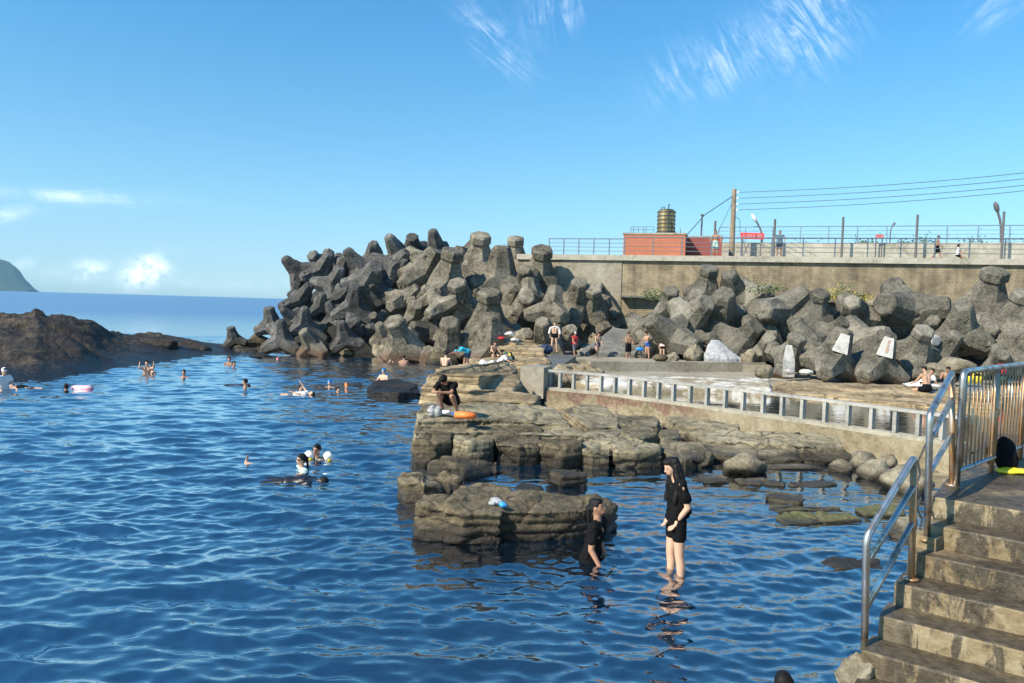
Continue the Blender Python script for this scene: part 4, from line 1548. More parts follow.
# little white paint on the capped one with the worn patch is part of a flat white board below
GF = 'tetrapods half buried in the dark gaps of the heaps'
fr_ = random.Random(4)
for i in range(34):
    if i < 20:
        cx = fr_.uniform(300, 590)
        top = np.interp(cx, [280, 330, 400, 430, 520, 560, 600], [290, 278, 258, 250, 258, 275, 310])
        cy = fr_.uniform(top + 12, 335)
        dp = dl(cy, 4.6)
        mk = D_ if cx < 395 else W_
    else:
        cx = fr_.uniform(640, 1030)
        cy = fr_.uniform(312, 350)
        dp = dr(cy, 2.4, cx)
        mk = G_
    a1, a2 = fr_.uniform(0, 6.28), fr_.uniform(0, 6.28)
    Lp = fr_.uniform(22, 28)
    tetra((cx, cy), (cx + 20 * math.cos(a1), cy + 20 * math.sin(a1)), (cx + 20 * math.cos(a2), cy + 20 * math.sin(a2)), Lp, dp, mk, fr_.randrange(3),
          'grey tetrapod half buried in a dark gap of the heap', GF)


# core of the heaps, coloured near black as the shade in the gaps
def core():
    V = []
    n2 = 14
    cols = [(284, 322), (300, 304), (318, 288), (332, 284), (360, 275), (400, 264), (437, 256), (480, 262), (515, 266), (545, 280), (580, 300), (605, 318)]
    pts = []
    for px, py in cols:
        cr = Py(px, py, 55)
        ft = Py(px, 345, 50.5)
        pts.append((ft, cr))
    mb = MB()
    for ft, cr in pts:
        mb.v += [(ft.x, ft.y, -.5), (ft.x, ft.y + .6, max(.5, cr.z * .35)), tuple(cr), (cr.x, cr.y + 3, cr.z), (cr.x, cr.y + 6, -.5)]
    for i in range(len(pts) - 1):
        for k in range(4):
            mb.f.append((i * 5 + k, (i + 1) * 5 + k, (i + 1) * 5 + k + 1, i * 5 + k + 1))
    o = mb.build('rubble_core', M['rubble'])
    tag(o, 'rubble core under the left heap of tetrapods, blackened for the shade in its gaps', 'rubble', kind='structure')
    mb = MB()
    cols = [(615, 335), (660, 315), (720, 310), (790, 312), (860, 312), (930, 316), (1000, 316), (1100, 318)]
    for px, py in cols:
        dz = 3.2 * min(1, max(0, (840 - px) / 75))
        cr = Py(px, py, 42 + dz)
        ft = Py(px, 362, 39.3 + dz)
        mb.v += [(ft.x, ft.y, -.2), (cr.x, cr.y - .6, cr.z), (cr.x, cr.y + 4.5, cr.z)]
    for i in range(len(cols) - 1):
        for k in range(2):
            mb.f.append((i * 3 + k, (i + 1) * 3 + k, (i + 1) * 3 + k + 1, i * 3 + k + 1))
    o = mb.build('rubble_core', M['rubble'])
    tag(o, 'rubble core under the right heap of tetrapods, blackened for the shade in its gaps', 'rubble', kind='structure')


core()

# smooth concrete slab that leans at the wall foot and odd stones
world_rock('concrete_slab', [[Py(577, 352, 41.2), Py(600, 337, 43), Py(612, 327, 45), Py(640, 330, 45), Py(655, 345, 42), Py(652, 353, 41.2)]], M['grey_concrete'], .09, 'smooth sloping grey concrete slab behind the standing bathers', 'slab', seed=9, zb=.2, strata=0, big=.06, fine=.015, blk=0)
SG = 'odd stones at the foot of the heaps'
for i, (px, py, y, rx, ry, rz, mk, lab) in enumerate([
    (405, 361, 41, 1.5, .8, .35, 'isle', 'flat weedy rock at the waterline under the sprawling tetrapod'),
    (343, 353, 43.5, .75, .5, .4, 'boulder', 'small square block lying in the water before the left heap'),
    (352, 344, 44, .8, .7, .7, 'boulder', 'brown boulder at the waterline below the three armed tetrapod'),
    (440, 361, 40, 1.1, .8, .6, 'isle', 'dark boulder at the waterline right of the sprawling tetrapod'),
    (381, 350, 43, .7, .7, .7, 'boulder', 'rusty boulder at the waterline between left and middle heap'),
    (297, 350, 44.5, .8, .6, .35, 'boulder', 'pale flat stone at the waterline of the left ledge'),
    (258, 342, 46.5, .8, .6, .5, 'isle', 'dark boulder beside the lone block on the spit'),
    (694, 355, 39.2, .6, .5, .6, 'boulder', 'rounded stone left of the white sheet on the kerb'),
    (750, 358, 39.2, .5, .5, .55, 'boulder', 'knobbly stone right of the white sheet on the kerb'),
    (672, 359, 39, .4, .4, .4, 'boulder', 'stone below the seated woman in pink'),
    (765, 373, 33.5, .5, .35, .3, 'boulder', 'low stone left of the white stones by the pool'),
    (958, 365, 33.5, .8, .5, .4, 'boulder', 'stone below the three legged tetrapod near the sitting men'),
    (935, 372, 33, .6, .5, .4, 'boulder', 'stone above the sitting man with the bare back'),
    (520, 350, 40.5, .8, .6, .5, 'tawny', 'brown boulder at the right end of the towel ledge'),
    (480, 352, 40.5, 1.0, .6, .55, 'tawny', 'brown boulder behind the turquoise towel')]):
    boulder(px, py, 0, rx, ry, rz, M[mk], lab, 80 + i, SG, y=y, sub=4)
WG = 'white stones and floats among the tetrapods'
boulder(888, 366 - 20, 0, .01, .01, .01, M['white_stone'], 'x', 1, y=60).name = 'remove_me'
bpy.data.objects.remove(bpy.data.objects['remove_me'])
boulder(930, 340, 0, .5, .4, .38, M['white_stone'], 'white foam buoy wedged left of the three legged tetrapod', 95, WG, 'foam_buoy', 'buoy', y=36.2, amp=.05)
boulder(996, 353, 0, .4, .4, .42, M['white_stone'], 'white foam buoy behind the right leg of the three legged tetrapod', 96, WG, 'foam_buoy', 'buoy', y=36.9, amp=.05)
boulder(789, 371.5, 0, .26, .25, .15, M['white_stone'], 'white stone left of the pair in front of the painted panels', 97, WG, 'white_stone', 'stone', y=33.6)
boulder(806, 372, 0, .32, .25, .14, M['white_stone'], 'white stone right of the pair in front of the painted panels', 98, WG, 'white_stone', 'stone', y=33.4)
mb = MB()
mb.prism([Py(704, 354, 38.9), Py(711, 338.5, 39.3), Py(721, 339, 39.3), Py(731, 349, 39), Py(742, 357, 38.7), Py(728, 359, 38.5), Py(708, 357, 38.6)], .5)
me = remesh(mb, .06, 4, 'white_sheet')
rough_rock(me, strata=0, big=.12, fine=.03, seed=5, blk=0)
o = link('white_sheet', me, M['plastic_bag'], None, True)
tag(o, 'crumpled white sheet draped over a stone on the kerb', 'sheet')
mb = MB()
mb.prism([Py(783, 360, 34.2), Py(786, 345, 34.6), Py(792, 345, 34.6), Py(795, 362, 34.2)], .3)
o = mb.build('white_board', M['white_stone'])
tag(o, 'white painted stone face leaning left of the dark round ended tetrapod', 'board')


# ------------------------------------------------------------------ promenade
A0, A1 = Py(545, 259.5, 50.5), Py(1040, 263.5, 43.0)
ZB, ZT = A0.z, A0.z + .36
A1.z = A0.z
pd = (A1 - A0); pd.z = 0
PL = pd.length
pd.normalize()
pn = Vector((-pd.y, pd.x, 0))        # away from the camera
ext = A1 + pd * 40
rzp = math.atan2(pd.y, pd.x)


def pp(s, n, z):
    p = A0 + pd * s + pn * n
    return Vector((p.x, p.y, z))


def s_of(px, n=0):
    """distance along the promenade where pixel column px meets the line n metres behind its edge"""
    d = ray(px, 255)
    a = pd.x * d.y - pd.y * d.x
    b = A0 + pn * n
    # CAM + t d = b + s pd (plan view)
    s = -(b.x * d.y - b.y * d.x) / a
    return s


mb = MB()
mb.prism([pp(-2, 0, ZT), pp(PL + 40, 0, ZT), pp(PL + 40, 9, ZT), pp(-2, 9, ZT)], ZB)
tag(mb.build('promenade', M['deck_edge']), 'pale concrete promenade slab above the retaining wall', 'promenade', kind='structure')
rw = empty('retaining_wall', pp(0, .22, 0))
rw.rotation_euler.z = rzp
tag(rw, 'high stained stone retaining wall carrying the promenade', 'wall')
mb = MB()
mb.box(((PL + 40) / 2 + s_of(622) / 2, .6, ZB / 2 - .002), (PL + 40 - s_of(622), 1.2, ZB))
mb.build('stone_face', M['wall_brick'], rw)
mb = MB()
mb.box((s_of(622) / 2 - 1.5, .54, ZB / 2 - .002), (s_of(622) + 3, 1.2, ZB))
mb.build('concrete_face', M['concrete'], rw)
mb = MB()
mb.box(((PL + 40) / 2 + s_of(622) / 2, -.35, 4.05), (PL + 40 - s_of(622), .7, .12))
mb.build('footing_ledge', M['grey_concrete'], rw)


def railing(name, s0, s1, n, z0, hgt, nrail, spacing, mat, label, pr=.035, mid=True, group=None):
    root = empty(name, pp(s0, n, z0))
    root.rotation_euler.z = rzp
    tag(root, label, 'railing', group)
    Lr = s1 - s0
    k = int(Lr / spacing)
    for i in range(k + 1):
        b = MB()
        b.box((i * Lr / k, 0, hgt / 2), (pr * 2, pr * 2, hgt))
        b.build('post', mat, root)
    for j in range(nrail):
        z = hgt * (1 - j / nrail) + .03 if j == 0 else hgt * (1 - j / nrail)
        b = MB()
        r_ = pr * (1.2 if j == 0 else .6)
        b.tube([(0, -.045 if j else 0, z), (Lr, -.045 if j else 0, z)], r_, 6)
        b.build('rail', mat, root)
    return root


railing('railing', s_of(548), s_of(624), .25, ZT, 1.05, 4, 1.0, M['rail_paint'], 'dark grey railing left of the orange pump house', .03)
railing('railing', s_of(624), s_of(1080), .25, ZT, 1.15, 4, 1.75, M['rail_paint'], 'grey front railing along the promenade edge under the wires', .035)
# parapet wall behind with a pale blue railing on it
NB = 9.0
pb = Py(850, 241, (A0 + pd * s_of(850, NB) + pn * NB).y)
ZW = pb.z
mb = MB()
mb.prism([pp(s_of(700, NB), NB, ZW - .2), pp(PL + 55, NB, ZW + .3), pp(PL + 55, NB + .5, ZW + .3), pp(s_of(700, NB), NB + .5, ZW - .2)], ZB)
o = mb.build('parapet_wall', M['deck_edge'])
tag(o, 'long pale parapet wall behind the promenade', 'wall')
mb = MB()
mb.prism([pp(s_of(700, NB), NB + .5, ZW - .35), pp(PL + 55, NB + .5, ZW + .2), pp(PL + 55, NB + 16, ZW + .2), pp(s_of(700, NB), NB + 16, ZW - .35)], ZB)
tag(mb.build('road', M['grey_concrete']), 'road deck behind the parapet wall', 'road', kind='structure')
rr = railing('railing', s_of(718, NB), s_of(1075, NB), NB + .2, ZW - .15, 1.15, 4, 1.9, M['rail_blue'], 'pale blue railing on top of the parapet wall', .035)
rr.rotation_euler = (0, -math.atan2(.45, PL + 55 - s_of(700, NB)), rzp)

# pump house with water tank
pum = empty('pump_house', pp(s_of(623, 2), 2, ZT))
pum.rotation_euler.z = rzp
tag(pum, 'low orange tiled pump house on the promenade', 'pump house')
sW = s_of(685, 2) - s_of(623, 2)
hH = Py(650, 234.5, (A0 + pd * s_of(650, 2) + pn * 2).y).z - ZT
mb = MB(); mb.box((sW / 2, 2.2, hH / 2), (sW, 4.4, hH)); mb.build('wall', M['red_brick'], pum)
mb = MB(); mb.box((sW + .012, 2.2, hH / 2 - .01), (.03, 4.3, hH - .06)); p = mb.build('side_wall', M['maroon'], pum)
p['label'] = 'end wall, its red darkened to stand in for shade'
mb = MB(); mb.box((sW / 2, 2.2, hH + .06), (sW + .12, 4.5, .12)); mb.build('roof_slab', M['pale_concrete'], pum)
mb = MB()
for z in (.45, .25):
    mb.tube([(sW * .1, .5, hH + .12 + z), (sW * .48, .5, hH + .12 + z)], .02, 6)
for k in range(4):
    mb.tube([(sW * (.1 + .126 * k), .5, hH + .1), (sW * (.1 + .126 * k), .5, hH + .58)], .02, 6)
mb.build('roof_rail', M['rail_paint'], pum)
for px in (.13, .3, .72, .9):
    mb = MB(); mb.tube([(sW * px, 1.2, hH + .1), (sW * px, 1.2, hH + random.uniform(.5, 1.0))], .025, 6)
    mb.build('vent_pipe', M['pole_grey'], pum)
mb = MB(); mb.box((sW + .04, .9, hH - .35), (.03, 1.0, .45)); p = mb.build('sign_plate', M['sign_blue'], pum)
mb = MB()
for k in range(3):
    mb.box((sW + .06, .6 + k * .3, hH - .35), (.012, .16, .2))
mb.build('mark', M['white_paint'], p)
mb = MB(); mb.box((sW + 1.22, 3.4, .78), (2.36, 3, 1.55)); p = mb.build('annex', M['maroon'], pum)
mb = MB(); mb.box((sW + 1.25, 3.4, 1.6), (2.4, 3.1, .08)); mb.build('annex_roof', M['pale_concrete'], pum)

tk = empty('water_tank', pp(s_of(665, 3.5), 3.5, ZT + hH + .12))
tag(tk, 'brassy steel water tank with dark hoops on the pump house roof', 'water tank')
ytk = tk.location.y
rT = 8.8 * ytk / F
hT = 25 * ytk / F
mb = MB(); mb.tube([(0, 0, .12), (0, 0, hT - .12), (0, 0, hT)], [rT, rT, rT * .75], 28); mb.build('tank_body', M['tank'], tk, False)
for k in range(6):
    mb = MB(); z = .2 + (hT - .42) * k / 5
    mb.tube([(0, 0, z - .035), (0, 0, z + .035)], rT * 1.035, 28)
    mb.build('hoop', M['wire'], tk)
mb = MB(); mb.tube([(0, -rT * 1.06, .05), (0, -rT * 1.06, hT + .25), (.12, -rT * .6, hT + .3)], .04, 6); mb.tube([(.15, -rT * 1.05, .9), (.55, -rT * .95, .1)], .03, 6)
mb.build('pipe', M['wire'], tk)
mb = MB(); mb.tube([(-.35, 0, hT - .02), (-.35, 0, hT + .16), (-.15, 0, hT + .16), (-.15, 0, hT - .02)], .03, 6); mb.build('handle', M['wire'], tk)
for k in range(4):
    a = k * math.pi / 2 + .78
    mb = MB(); mb.box((math.cos(a) * rT * .8, math.sin(a) * rT * .8, .06), (.1, .1, .12)); mb.build('leg', M['wire'], tk)


def pole_at(name, px, pytop, n, z0, r, mat, label, cat, group=None):
    s_ = s_of(px, n)
    b = pp(s_, n, z0)
    top = Py(px, pytop, b.y)
    o = empty(name, b)
    tag(o, label, cat, group)
    h = top.z - z0
    return o, h, s_


up, h, s_ = pole_at('utility_pole', 731.5, 189, 7, ZT, .2, M['pole_wood'], 'tall brown utility pole with four wires running right', 'utility pole')
mb = MB(); mb.tube([(0, 0, 0), (0, 0, h)], [.22, .16], 12); mb.build('pole_shaft', M['pole_wood'], up)
for k in range(4):
    mb = MB(); z = h - .25 - k * .42
    mb.tube([(0, 0, z), (.22, -.12, z)], .03, 6); mb.ell((.26, -.12, z), (.06, .06, .09), 8, 6); mb.build('insulator', M['lamp_white'], up)
base = up.location
wt = [(1040, 162.5), (1040, 168.5), (1040, 175), (1040, 180.5)]
for k, (wx, wy) in enumerate(wt):
    a = base + Vector((.26, -.12, h - .25 - k * .42))
    b = Py(wx, wy, 40)
    b = a + (b - a) * 1.6
    mb = MB()
    pts = []
    for i in range(17):
        t = i / 16
        p = a.lerp(b, t); p.z -= .5 * math.sin(math.pi * t)
        pts.append(p - base)
    mb.tube(pts, .017, 5); mb.build('wire', M['wire'], up)
sp, h2, s2 = pole_at('steel_post', 700.5, 215, 5, ZT, .05, M['pole_grey'], 'thin steel post with the guy wire, right of the pump house', 'post')
mb = MB(); mb.tube([(0, 0, 0), (0, 0, h2)], .06, 8); mb.build('post_shaft', M['pole_grey'], sp)
mb = MB(); mb.ell((0, 0, h2), (.12, .12, .08), 8, 6); mb.build('post_cap', M['pole_grey'], sp)
mb = MB(); mb.tube([Vector((0, 0, h - .45)), Vector(pp(s_of(703, 5), 5, ZT + h2)) - base, Vector(pp(s_of(684, 4), 4, ZT + hH)) - base], .03, 5); mb.build('guy_wire', M['wire'], up)
mb = MB(); mb.tube([Vector((0, 0, h - .7)), Vector(pp(s_of(716, 7), 7, ZT + 2.0)) - base], .018, 5); mb.build('guy_wire', M['wire'], up)
mb = MB(); mb.tube([Vector((.2, 0, h - 2.0)), Vector((.5, 0, h - 2.2)), Vector((.55, 0, h - 3.2)), Vector((.9, 0, h - 3.9)), Vector((1.1, 0, h - 4.6))], .02, 5); mb.build('drop_cable', M['wire'], up)

for px, top, n, lab in ((714, 221, 7.5, 'slim grey post beside the bare chested man at the railing'), (773.5, 219, 8, 'grey post left of the man in the dark shirt at the railing'),
                        (841.5, 217, 8, 'grey post between the banner and the small red sign'), (915.5, 214.5, 8, 'grey post left of the walking man'), (1001.5, 211.5, 8, 'grey post beside the right street lamp')):
    o, hh, _ = pole_at('post', px, top, n, ZT, .1, None, lab, 'post', 'grey posts along the promenade')
    mb = MB(); mb.tube([(0, 0, 0), (0, 0, hh)], .08, 10); mb.build('post_shaft', M['pole_grey'], o)
    mb = MB(); mb.box((0, 0, .02), (.34, .34, .04)); mb.build('base_plate', M['pole_grey'], o)


def lamp(base_px, pts_px, n, head, mat, label, r=.06):
    b = pp(s_of(base_px, n), n, ZW - .2)
    o = empty('street_lamp', b)
    tag(o, label, 'street lamp', 'street lamps on the promenade')
    pts = [Vector((0, 0, 0))] + [Py(x, y, b.y) - b for x, y in pts_px]
    mb = MB(); mb.tube(pts, r, 8); mb.build('lamp_pole', M['pole_grey'], o)
    q = pts[-1]
    d = (pts[-1] - pts[-2]).normalized()
    mb = MB()
    Mx = d.to_track_quat('X', 'Z').to_matrix()
    mb.ell(q + d * head * .7, (head, head * .5, head * .38), 12, 8, Mx)
    mb.build('lamp_head', mat, o)
    return o


lamp(762, [(762, 236), (761, 231), (759, 226), (756, 221)], 12, .38, M['lamp_white'], 'curved street lamp with a white head above the red banner', .07)
lamp(1000.5, [(1001, 228), (1000, 220), (997.5, 211)], 12, .42, M['pole_grey'], 'street lamp with a dark tilted head at the right end', .08)
lamp(889.5, [(890, 238), (891, 229), (892.5, 226.5)], 18, .25, M['pole_grey'], 'small distant street lamp right of the small red sign', .05)


def signb(px0, py0, px1, py1, n, label, marks, legs=True):
    b = pp(s_of((px0 + px1) / 2, n), n, ZT)
    a = Py(px0, py0, b.y); c = Py(px1, py1, b.y)
    o = empty('sign', (b.x, b.y, a.z - abs(a.z - c.z)))
    tag(o, label, 'sign')
    wd, ht = c.x - a.x, a.z - c.z
    mb = MB(); mb.box((0, 0, ht / 2), (wd, .05, ht)); bd = mb.build('sign_board', M['sign_red'], o)
    mk = MB()
    r_ = random.Random(3)
    for i in range(marks):
        x0 = -wd * .42 + wd * .84 * (i + .5) / marks
        cw = wd * .84 / marks * .62
        for j in range(4):
            if r_.random() < .5:
                mk.box((x0, -.034, ht * (.28 + .15 * j)), (cw * r_.uniform(.6, 1), .012, ht * .06))
            else:
                mk.box((x0 + r_.uniform(-.4, .4) * cw, -.036, ht * .5), (ht * .06, .012, ht * r_.uniform(.3, .55)))
    mk.build('sign_marks', M['white_paint'], bd)
    if legs:
        for sx in (-.4, .4):
            mb = MB(); lz = ht / 2 - (o.location.z - ZT)
            mb.box((sx * wd, .06, (ht + ZT - o.location.z) / 2), (.06, .06, ht - (ZT - o.location.z)))
            mb.build('sign_leg', M['pole_grey'], o)


signb(740, 232.5, 763, 239.5, 6, 'long red banner with white characters by the utility pole', 8)
signb(875, 234.8, 882.5, 238.6, 8.6, 'small red sign on the back railing', 3)


def leaf_clump(name, c, r, n, mat, label, cat, leaf=.12, seed=0, group=None):
    rr_ = np.random.default_rng(seed)
    mb = MB()
    for i in range(n):
        p = rr_.normal(size=3) * .45
        p = Vector((p[0] * r[0], p[1] * r[1], abs(p[2]) * r[2] * 1.6))
        a = Vector(rr_.normal(size=3)).normalized() * leaf * rr_.uniform(.6, 1.4)
        b = Vector(rr_.normal(size=3)).normalized() * leaf * .6
        mb.add([p - a * .5, p + b * .5, p + a * .5, p - b * .5], [(0, 1, 2, 3)])
    root = empty(name, c)
    tag(root, label, cat, group)
    mb.build('foliage', mat, root)
    st = MB()
    for i in range(6):
        q = Vector((rr_.normal() * r[0] * .4, rr_.normal() * r[1] * .4, r[2] * rr_.uniform(.5, 1.2)))
        st.tube([(q.x * .2, q.y * .2, -.1), tuple(q)], leaf * .12, 4)
    st.build('stem', M['pole_wood'], root)


TG = 'bushes showing above the parapet'
for i, (px, wd, hh, lab) in enumerate([(800, 26, .35, 'row of low green bushes above the parapet right of the dark shirted man'), (862, 14, .5, 'green bush above the parapet left of the small red sign'),
                                       (905, 12, .45, 'green bush above the parapet right of the small lamp'), (925, 14, .6, 'dense green bush above the parapet left of the walking man'),
                                       (973, 16, .6, 'green bush above the parapet right of the seated woman'), (1012, 14, .35, 'low green bush above the parapet at the right end')]):
    b = pp(s_of(px, NB + 6), NB + 6, ZW)
    leaf_clump('bush', b, (wd * b.y / F, .8, hh), 260, M['leaf_far'], lab, 'bush', .2, 200 + i, TG)
WGp = 'weeds rooted at the wall foot'
for i, (px, py, y, r_, mt, lab) in enumerate([(652, 299, 46, (.9, .4, .5), 'leaf', 'green weed growing at the pale wall face'), (766, 292, 43.5, (1.3, .4, .35), 'leaf', 'low green weeds along the wall ledge'),
                                              (836, 301, 42, (1.1, .6, .5), 'flower', 'yellowing weeds at the wall foot'), (863, 303, 42, (.7, .4, .4), 'flower', 'small yellow weed among stones at the wall foot'), (846, 298, 42.5, (.8, .4, .5), 'leaf', 'green weed behind the yellowing weeds')]):
    leaf_clump('weed', Py(px, py, y), r_, 170, M[mt], lab, 'weed', .16, 300 + i, WGp)
for i, (px, py) in enumerate([(872, 304), (884, 301), (880, 308), (893, 306), (848, 310), (841, 314), (835, 318), (905, 300), (915, 304)]):
    boulder(px, py, 0, .38, .35, .28, M['boulder'], 'rubble stone at the foot of the retaining wall below the weeds', 400 + i, 'rubble stones at the wall foot', 'rubble_stone', 'stone', y=41.3, sub=3)


# ------------------------------------------------------------------ concrete stairs, deck and steel rails (right foreground)
e_dir = Vector((.79, -.61, 0)).normalized()
d_dir = Vector((-e_dir.y * -1, -e_dir.x, 0))
d_dir = Vector((-.61, -.79, 0)).normalized()
H = .17
edges = [(931, 496), (928, 524), (906, 553), (891, 586), (876, 617), (861, 649)]
L0 = Pz(*edges[0], 1.8)
s0 = L0.dot(d_dir)
tl = [Pz(px, py, 1.8 - H * k).dot(e_dir) for k, (px, py) in enumerate(edges)]
sl_ = [Pz(px, py, 1.8 - H * k).dot(d_dir) for k, (px, py) in enumerate(edges)]
tread = (sl_[5] - sl_[0]) / 5
print('stairs', tl, sl_, tread)
while len(tl) < 10:
    tl.append(tl[-1])
st = empty('concrete_stairs', (L0.x, L0.y, 0))
tag(st, 'wet stained concrete stairs going down from the deck into the water', 'stairs')


def ed(t, s, z):
    return e_dir * t + d_dir * s + Vector((0, 0, z)) - st.location


for k in range(10):
    z = 1.8 - H * k
    sk = s0 + tread * k
    back = sk - tread - .05 if k else sk - 4.5
    mb = MB()
    t0 = tl[k]
    t1 = tl[0] + 5
    if k == 0:
        poly = [ed(t0, sk, z), ed(t1, sk, z), ed(t1, back, z), ed(t0 + .05, back, z)]
    else:
        poly = [ed(t0, sk, z), ed(t1, sk, z), ed(t1, back, z - .004), ed(t0, back, z - .004)]
    # subdivided, slightly worn block
    b = MB(); b.prism(poly, -.8 if k else -.8)
    bm = bmesh.new()
    me = b.mesh('step')
    bm.from_mesh(me)
    bmesh.ops.bevel(bm, geom=[e for e in bm.edges], offset=.018, segments=2, profile=.6, affect='EDGES')
    bmesh.ops.triangulate(bm, faces=bm.faces[:])
    for _ in range(4):
        lg = [e for e in bm.edges if e.calc_length() > .12]
        if not lg:
            break
        bmesh.ops.subdivide_edges(bm, edges=lg, cuts=1)
        bmesh.ops.triangulate(bm, faces=bm.faces[:])
    bm.normal_update()
    bm.to_mesh(me)
    bm.free()
    co, no = vget(me)
    wp = co + np.array(st.location)
    co += no * (fbm(wp * 3.0 + k, 3) * .012 + fbm(wp * 11, 3) * .005)[:, None]
    vset(me, co)
    link('deck' if k == 0 else 'step', me, M['stair'], st, False)
# rough concrete lump at the foot of the lower rail
boulder(859, 676, .72, .17, .17, .17, M['boulder'], 'rough pale concrete lump holding the foot of the lower stair rail', 71, None, 'concrete_footing', 'footing', sub=5, amp=.3)
mb = MB(); mb.box((0, 0, .05), (.2, .2, .1), R(40)); o = mb.build('concrete_footing', M['stair'])
o.location = Pz(927, 546, 1.46)
tag(o, 'small square concrete pad under the upper stair rail post', 'footing')


def bend(a, b, c, r=.06, n=5):
    """points of a rounded corner at b"""
    a, b, c = Vector(a), Vector(b), Vector(c)
    p = b + (a - b).normalized() * r
    q = b + (c - b).normalized() * r
    return [(p * (1 - t) ** 2 + b * 2 * t * (1 - t) + q * t * t) for t in [i / n for i in range(n + 1)]]


def stair_rail(label, footA, topA, footB, topB, zA, zB, mids, rad=.026):
    a0 = Pz(*footA, zA); b0 = Pz(*footB, zB)
    a1 = Py(*topA, a0.y); b1 = Py(*topB, b0.y)
    o = empty('stair_railing', a0)
    tag(o, label, 'railing', 'stainless stair railings')
    w_ = lambda p: p - a0
    up_ = (b1 - a1).normalized()
    mb = MB(); mb.tube([w_(a0)] + [w_(p) for p in bend(a0, a1, b1)] + [w_(p) for p in bend(a1, b1, b0)], rad, 14)
    mb.build('handrail', M['steel'], o, True)
    mb = MB(); mb.tube([w_(b1) - Vector((0, 0, .07)), w_(b0)], rad * .98, 14); mb.build('post', M['steel_rust'], o, True)
    for ya, yb in mids:
        pa = a1.lerp(a0, ya); pb_ = b1.lerp(b0, yb)
        mb = MB(); mb.tube([w_(pa), w_(pb_)], rad * .86, 12); mb.build('mid_rail', M['steel'], o, True)
    for p in (a0, b0):
        mb = MB(); mb.tube([w_(p) + Vector((0, 0, .004)), w_(p) + Vector((0, 0, .018))], rad * 2.1, 16); mb.build('flange', M['steel_rust'], o, True)
    return o


stair_rail('lower stainless stair railing standing on the rough concrete lump', (864, 668), (866.5, 537), (911, 580), (914.5, 456), .78, 1.8 - H * 3, [(.21, .24), (.55, .53)])
stair_rail('upper stainless stair railing beside the barred guard rail', (927, 541), (930, 414), (952, 486), (952.5, 372), 1.52, 1.8, [(.21, .23), (.47, .54)])
# guard rail
g0, g1 = Pz(956.5, 487, 1.8), Pz(991, 472, 1.8)
gd = (g1 - g0).normalized()
gt = Py(959.5, 371.5, g0.y)
gh = gt.z - 1.8
gr = empty('guard_railing', g0, math.atan2(gd.y, gd.x))
tag(gr, 'stainless guard railing with upright bars along the deck', 'railing')
GLn = 3.6
mb = MB(); mb.tube([(0, 0, 0)] + bend((0, 0, 0), (0, 0, gh), (GLn, 0, gh), .08) + [(GLn, 0, gh)], .026, 14); mb.build('top_rail', M['steel'], gr, True)
mb = MB(); mb.tube([(0, 0, .14), (GLn, 0, .14)], .02, 12); mb.build('bottom_rail', M['steel'], gr, True)
sp_ = (g1 - g0).length
for k in range(1, 4):
    mb = MB(); mb.tube([(sp_ * k, 0, 0), (sp_ * k, 0, gh)], .024, 12); mb.build('post', M['steel_rust'], gr, True)
nb = 9
for k in range(1, int(GLn / (sp_ / nb)) + 1):
    if k % nb == 0:
        continue
    mb = MB(); x = sp_ / nb * k
    mb.tube([(x, 0, .14), (x, 0, gh)], .0085, 8); mb.build('bar', M['steel_rust'], gr, True)
# rusty chain hanging at the upper rail
mb = MB()
ca = Pz(918, 470, 1.7)
pts = [Py(x, y, 5.95) for x, y in ((931, 438), (925, 446), (921, 455), (918, 462), (920, 474), (916, 486), (921, 498), (917, 508), (922, 520), (919, 532))]
for a, b in zip(pts[:-1], pts[1:]):
    for t in (0, .33, .66):
        p = a.lerp(b, t); q = a.lerp(b, t + .3)
        mb.tube([p, q], .008, 6)
o = mb.build('chain', M['wire'])
tag(o, 'dark rusty chain dangling at the upper stair rail post', 'chain')

# backpack and yellow bag on the deck
bp = empty('backpack', Pz(1004, 470, 1.8), R(35))
tag(bp, 'black backpack leaning on the guard railing', 'backpack')
mb = MB(); mb.ell((0, 0, .16), (.13, .08, .17), 18, 12); mb.ell((0, -.06, .11), (.1, .06, .1), 14, 10); mb.ell((-.05, .0, .29), (.06, .05, .05), 12, 8)
me = remesh(mb, .014, 3, 'bag_body'); co, no = vget(me); co += no * (fbm(co * 14, 3) * .014)[:, None]; vset(me, co)
link('bag_body', me, M['black_cloth'], bp, True)
mb = MB(); mb.tube([(-.06, .05, .3), (-.1, .12, .2), (-.09, .1, .05)], .014, 8); mb.build('strap', M['black_cloth'], bp, True)
mb = MB(); mb.tube([(.05, .05, .3), (.09, .12, .2), (.09, .1, .05)], .014, 8); mb.build('strap', M['black_cloth'], bp, True)
mb = MB(); mb.ell((0, 0, .02), (.16, .1, .03), 20, 8); mb.ell((.12, .03, .018), (.1, .06, .022), 14, 8)
me = remesh(mb, .012, 2, 'yellow_bag'); co, no = vget(me); co += no * (fbm(co * 18, 3) * .012)[:, None]; vset(me, co)
o = link('yellow_bag', me, M['yellow'], None, True)
o.location = Pz(1012, 473, 1.8)
tag(o, 'flat yellow bag under the black backpack', 'bag')
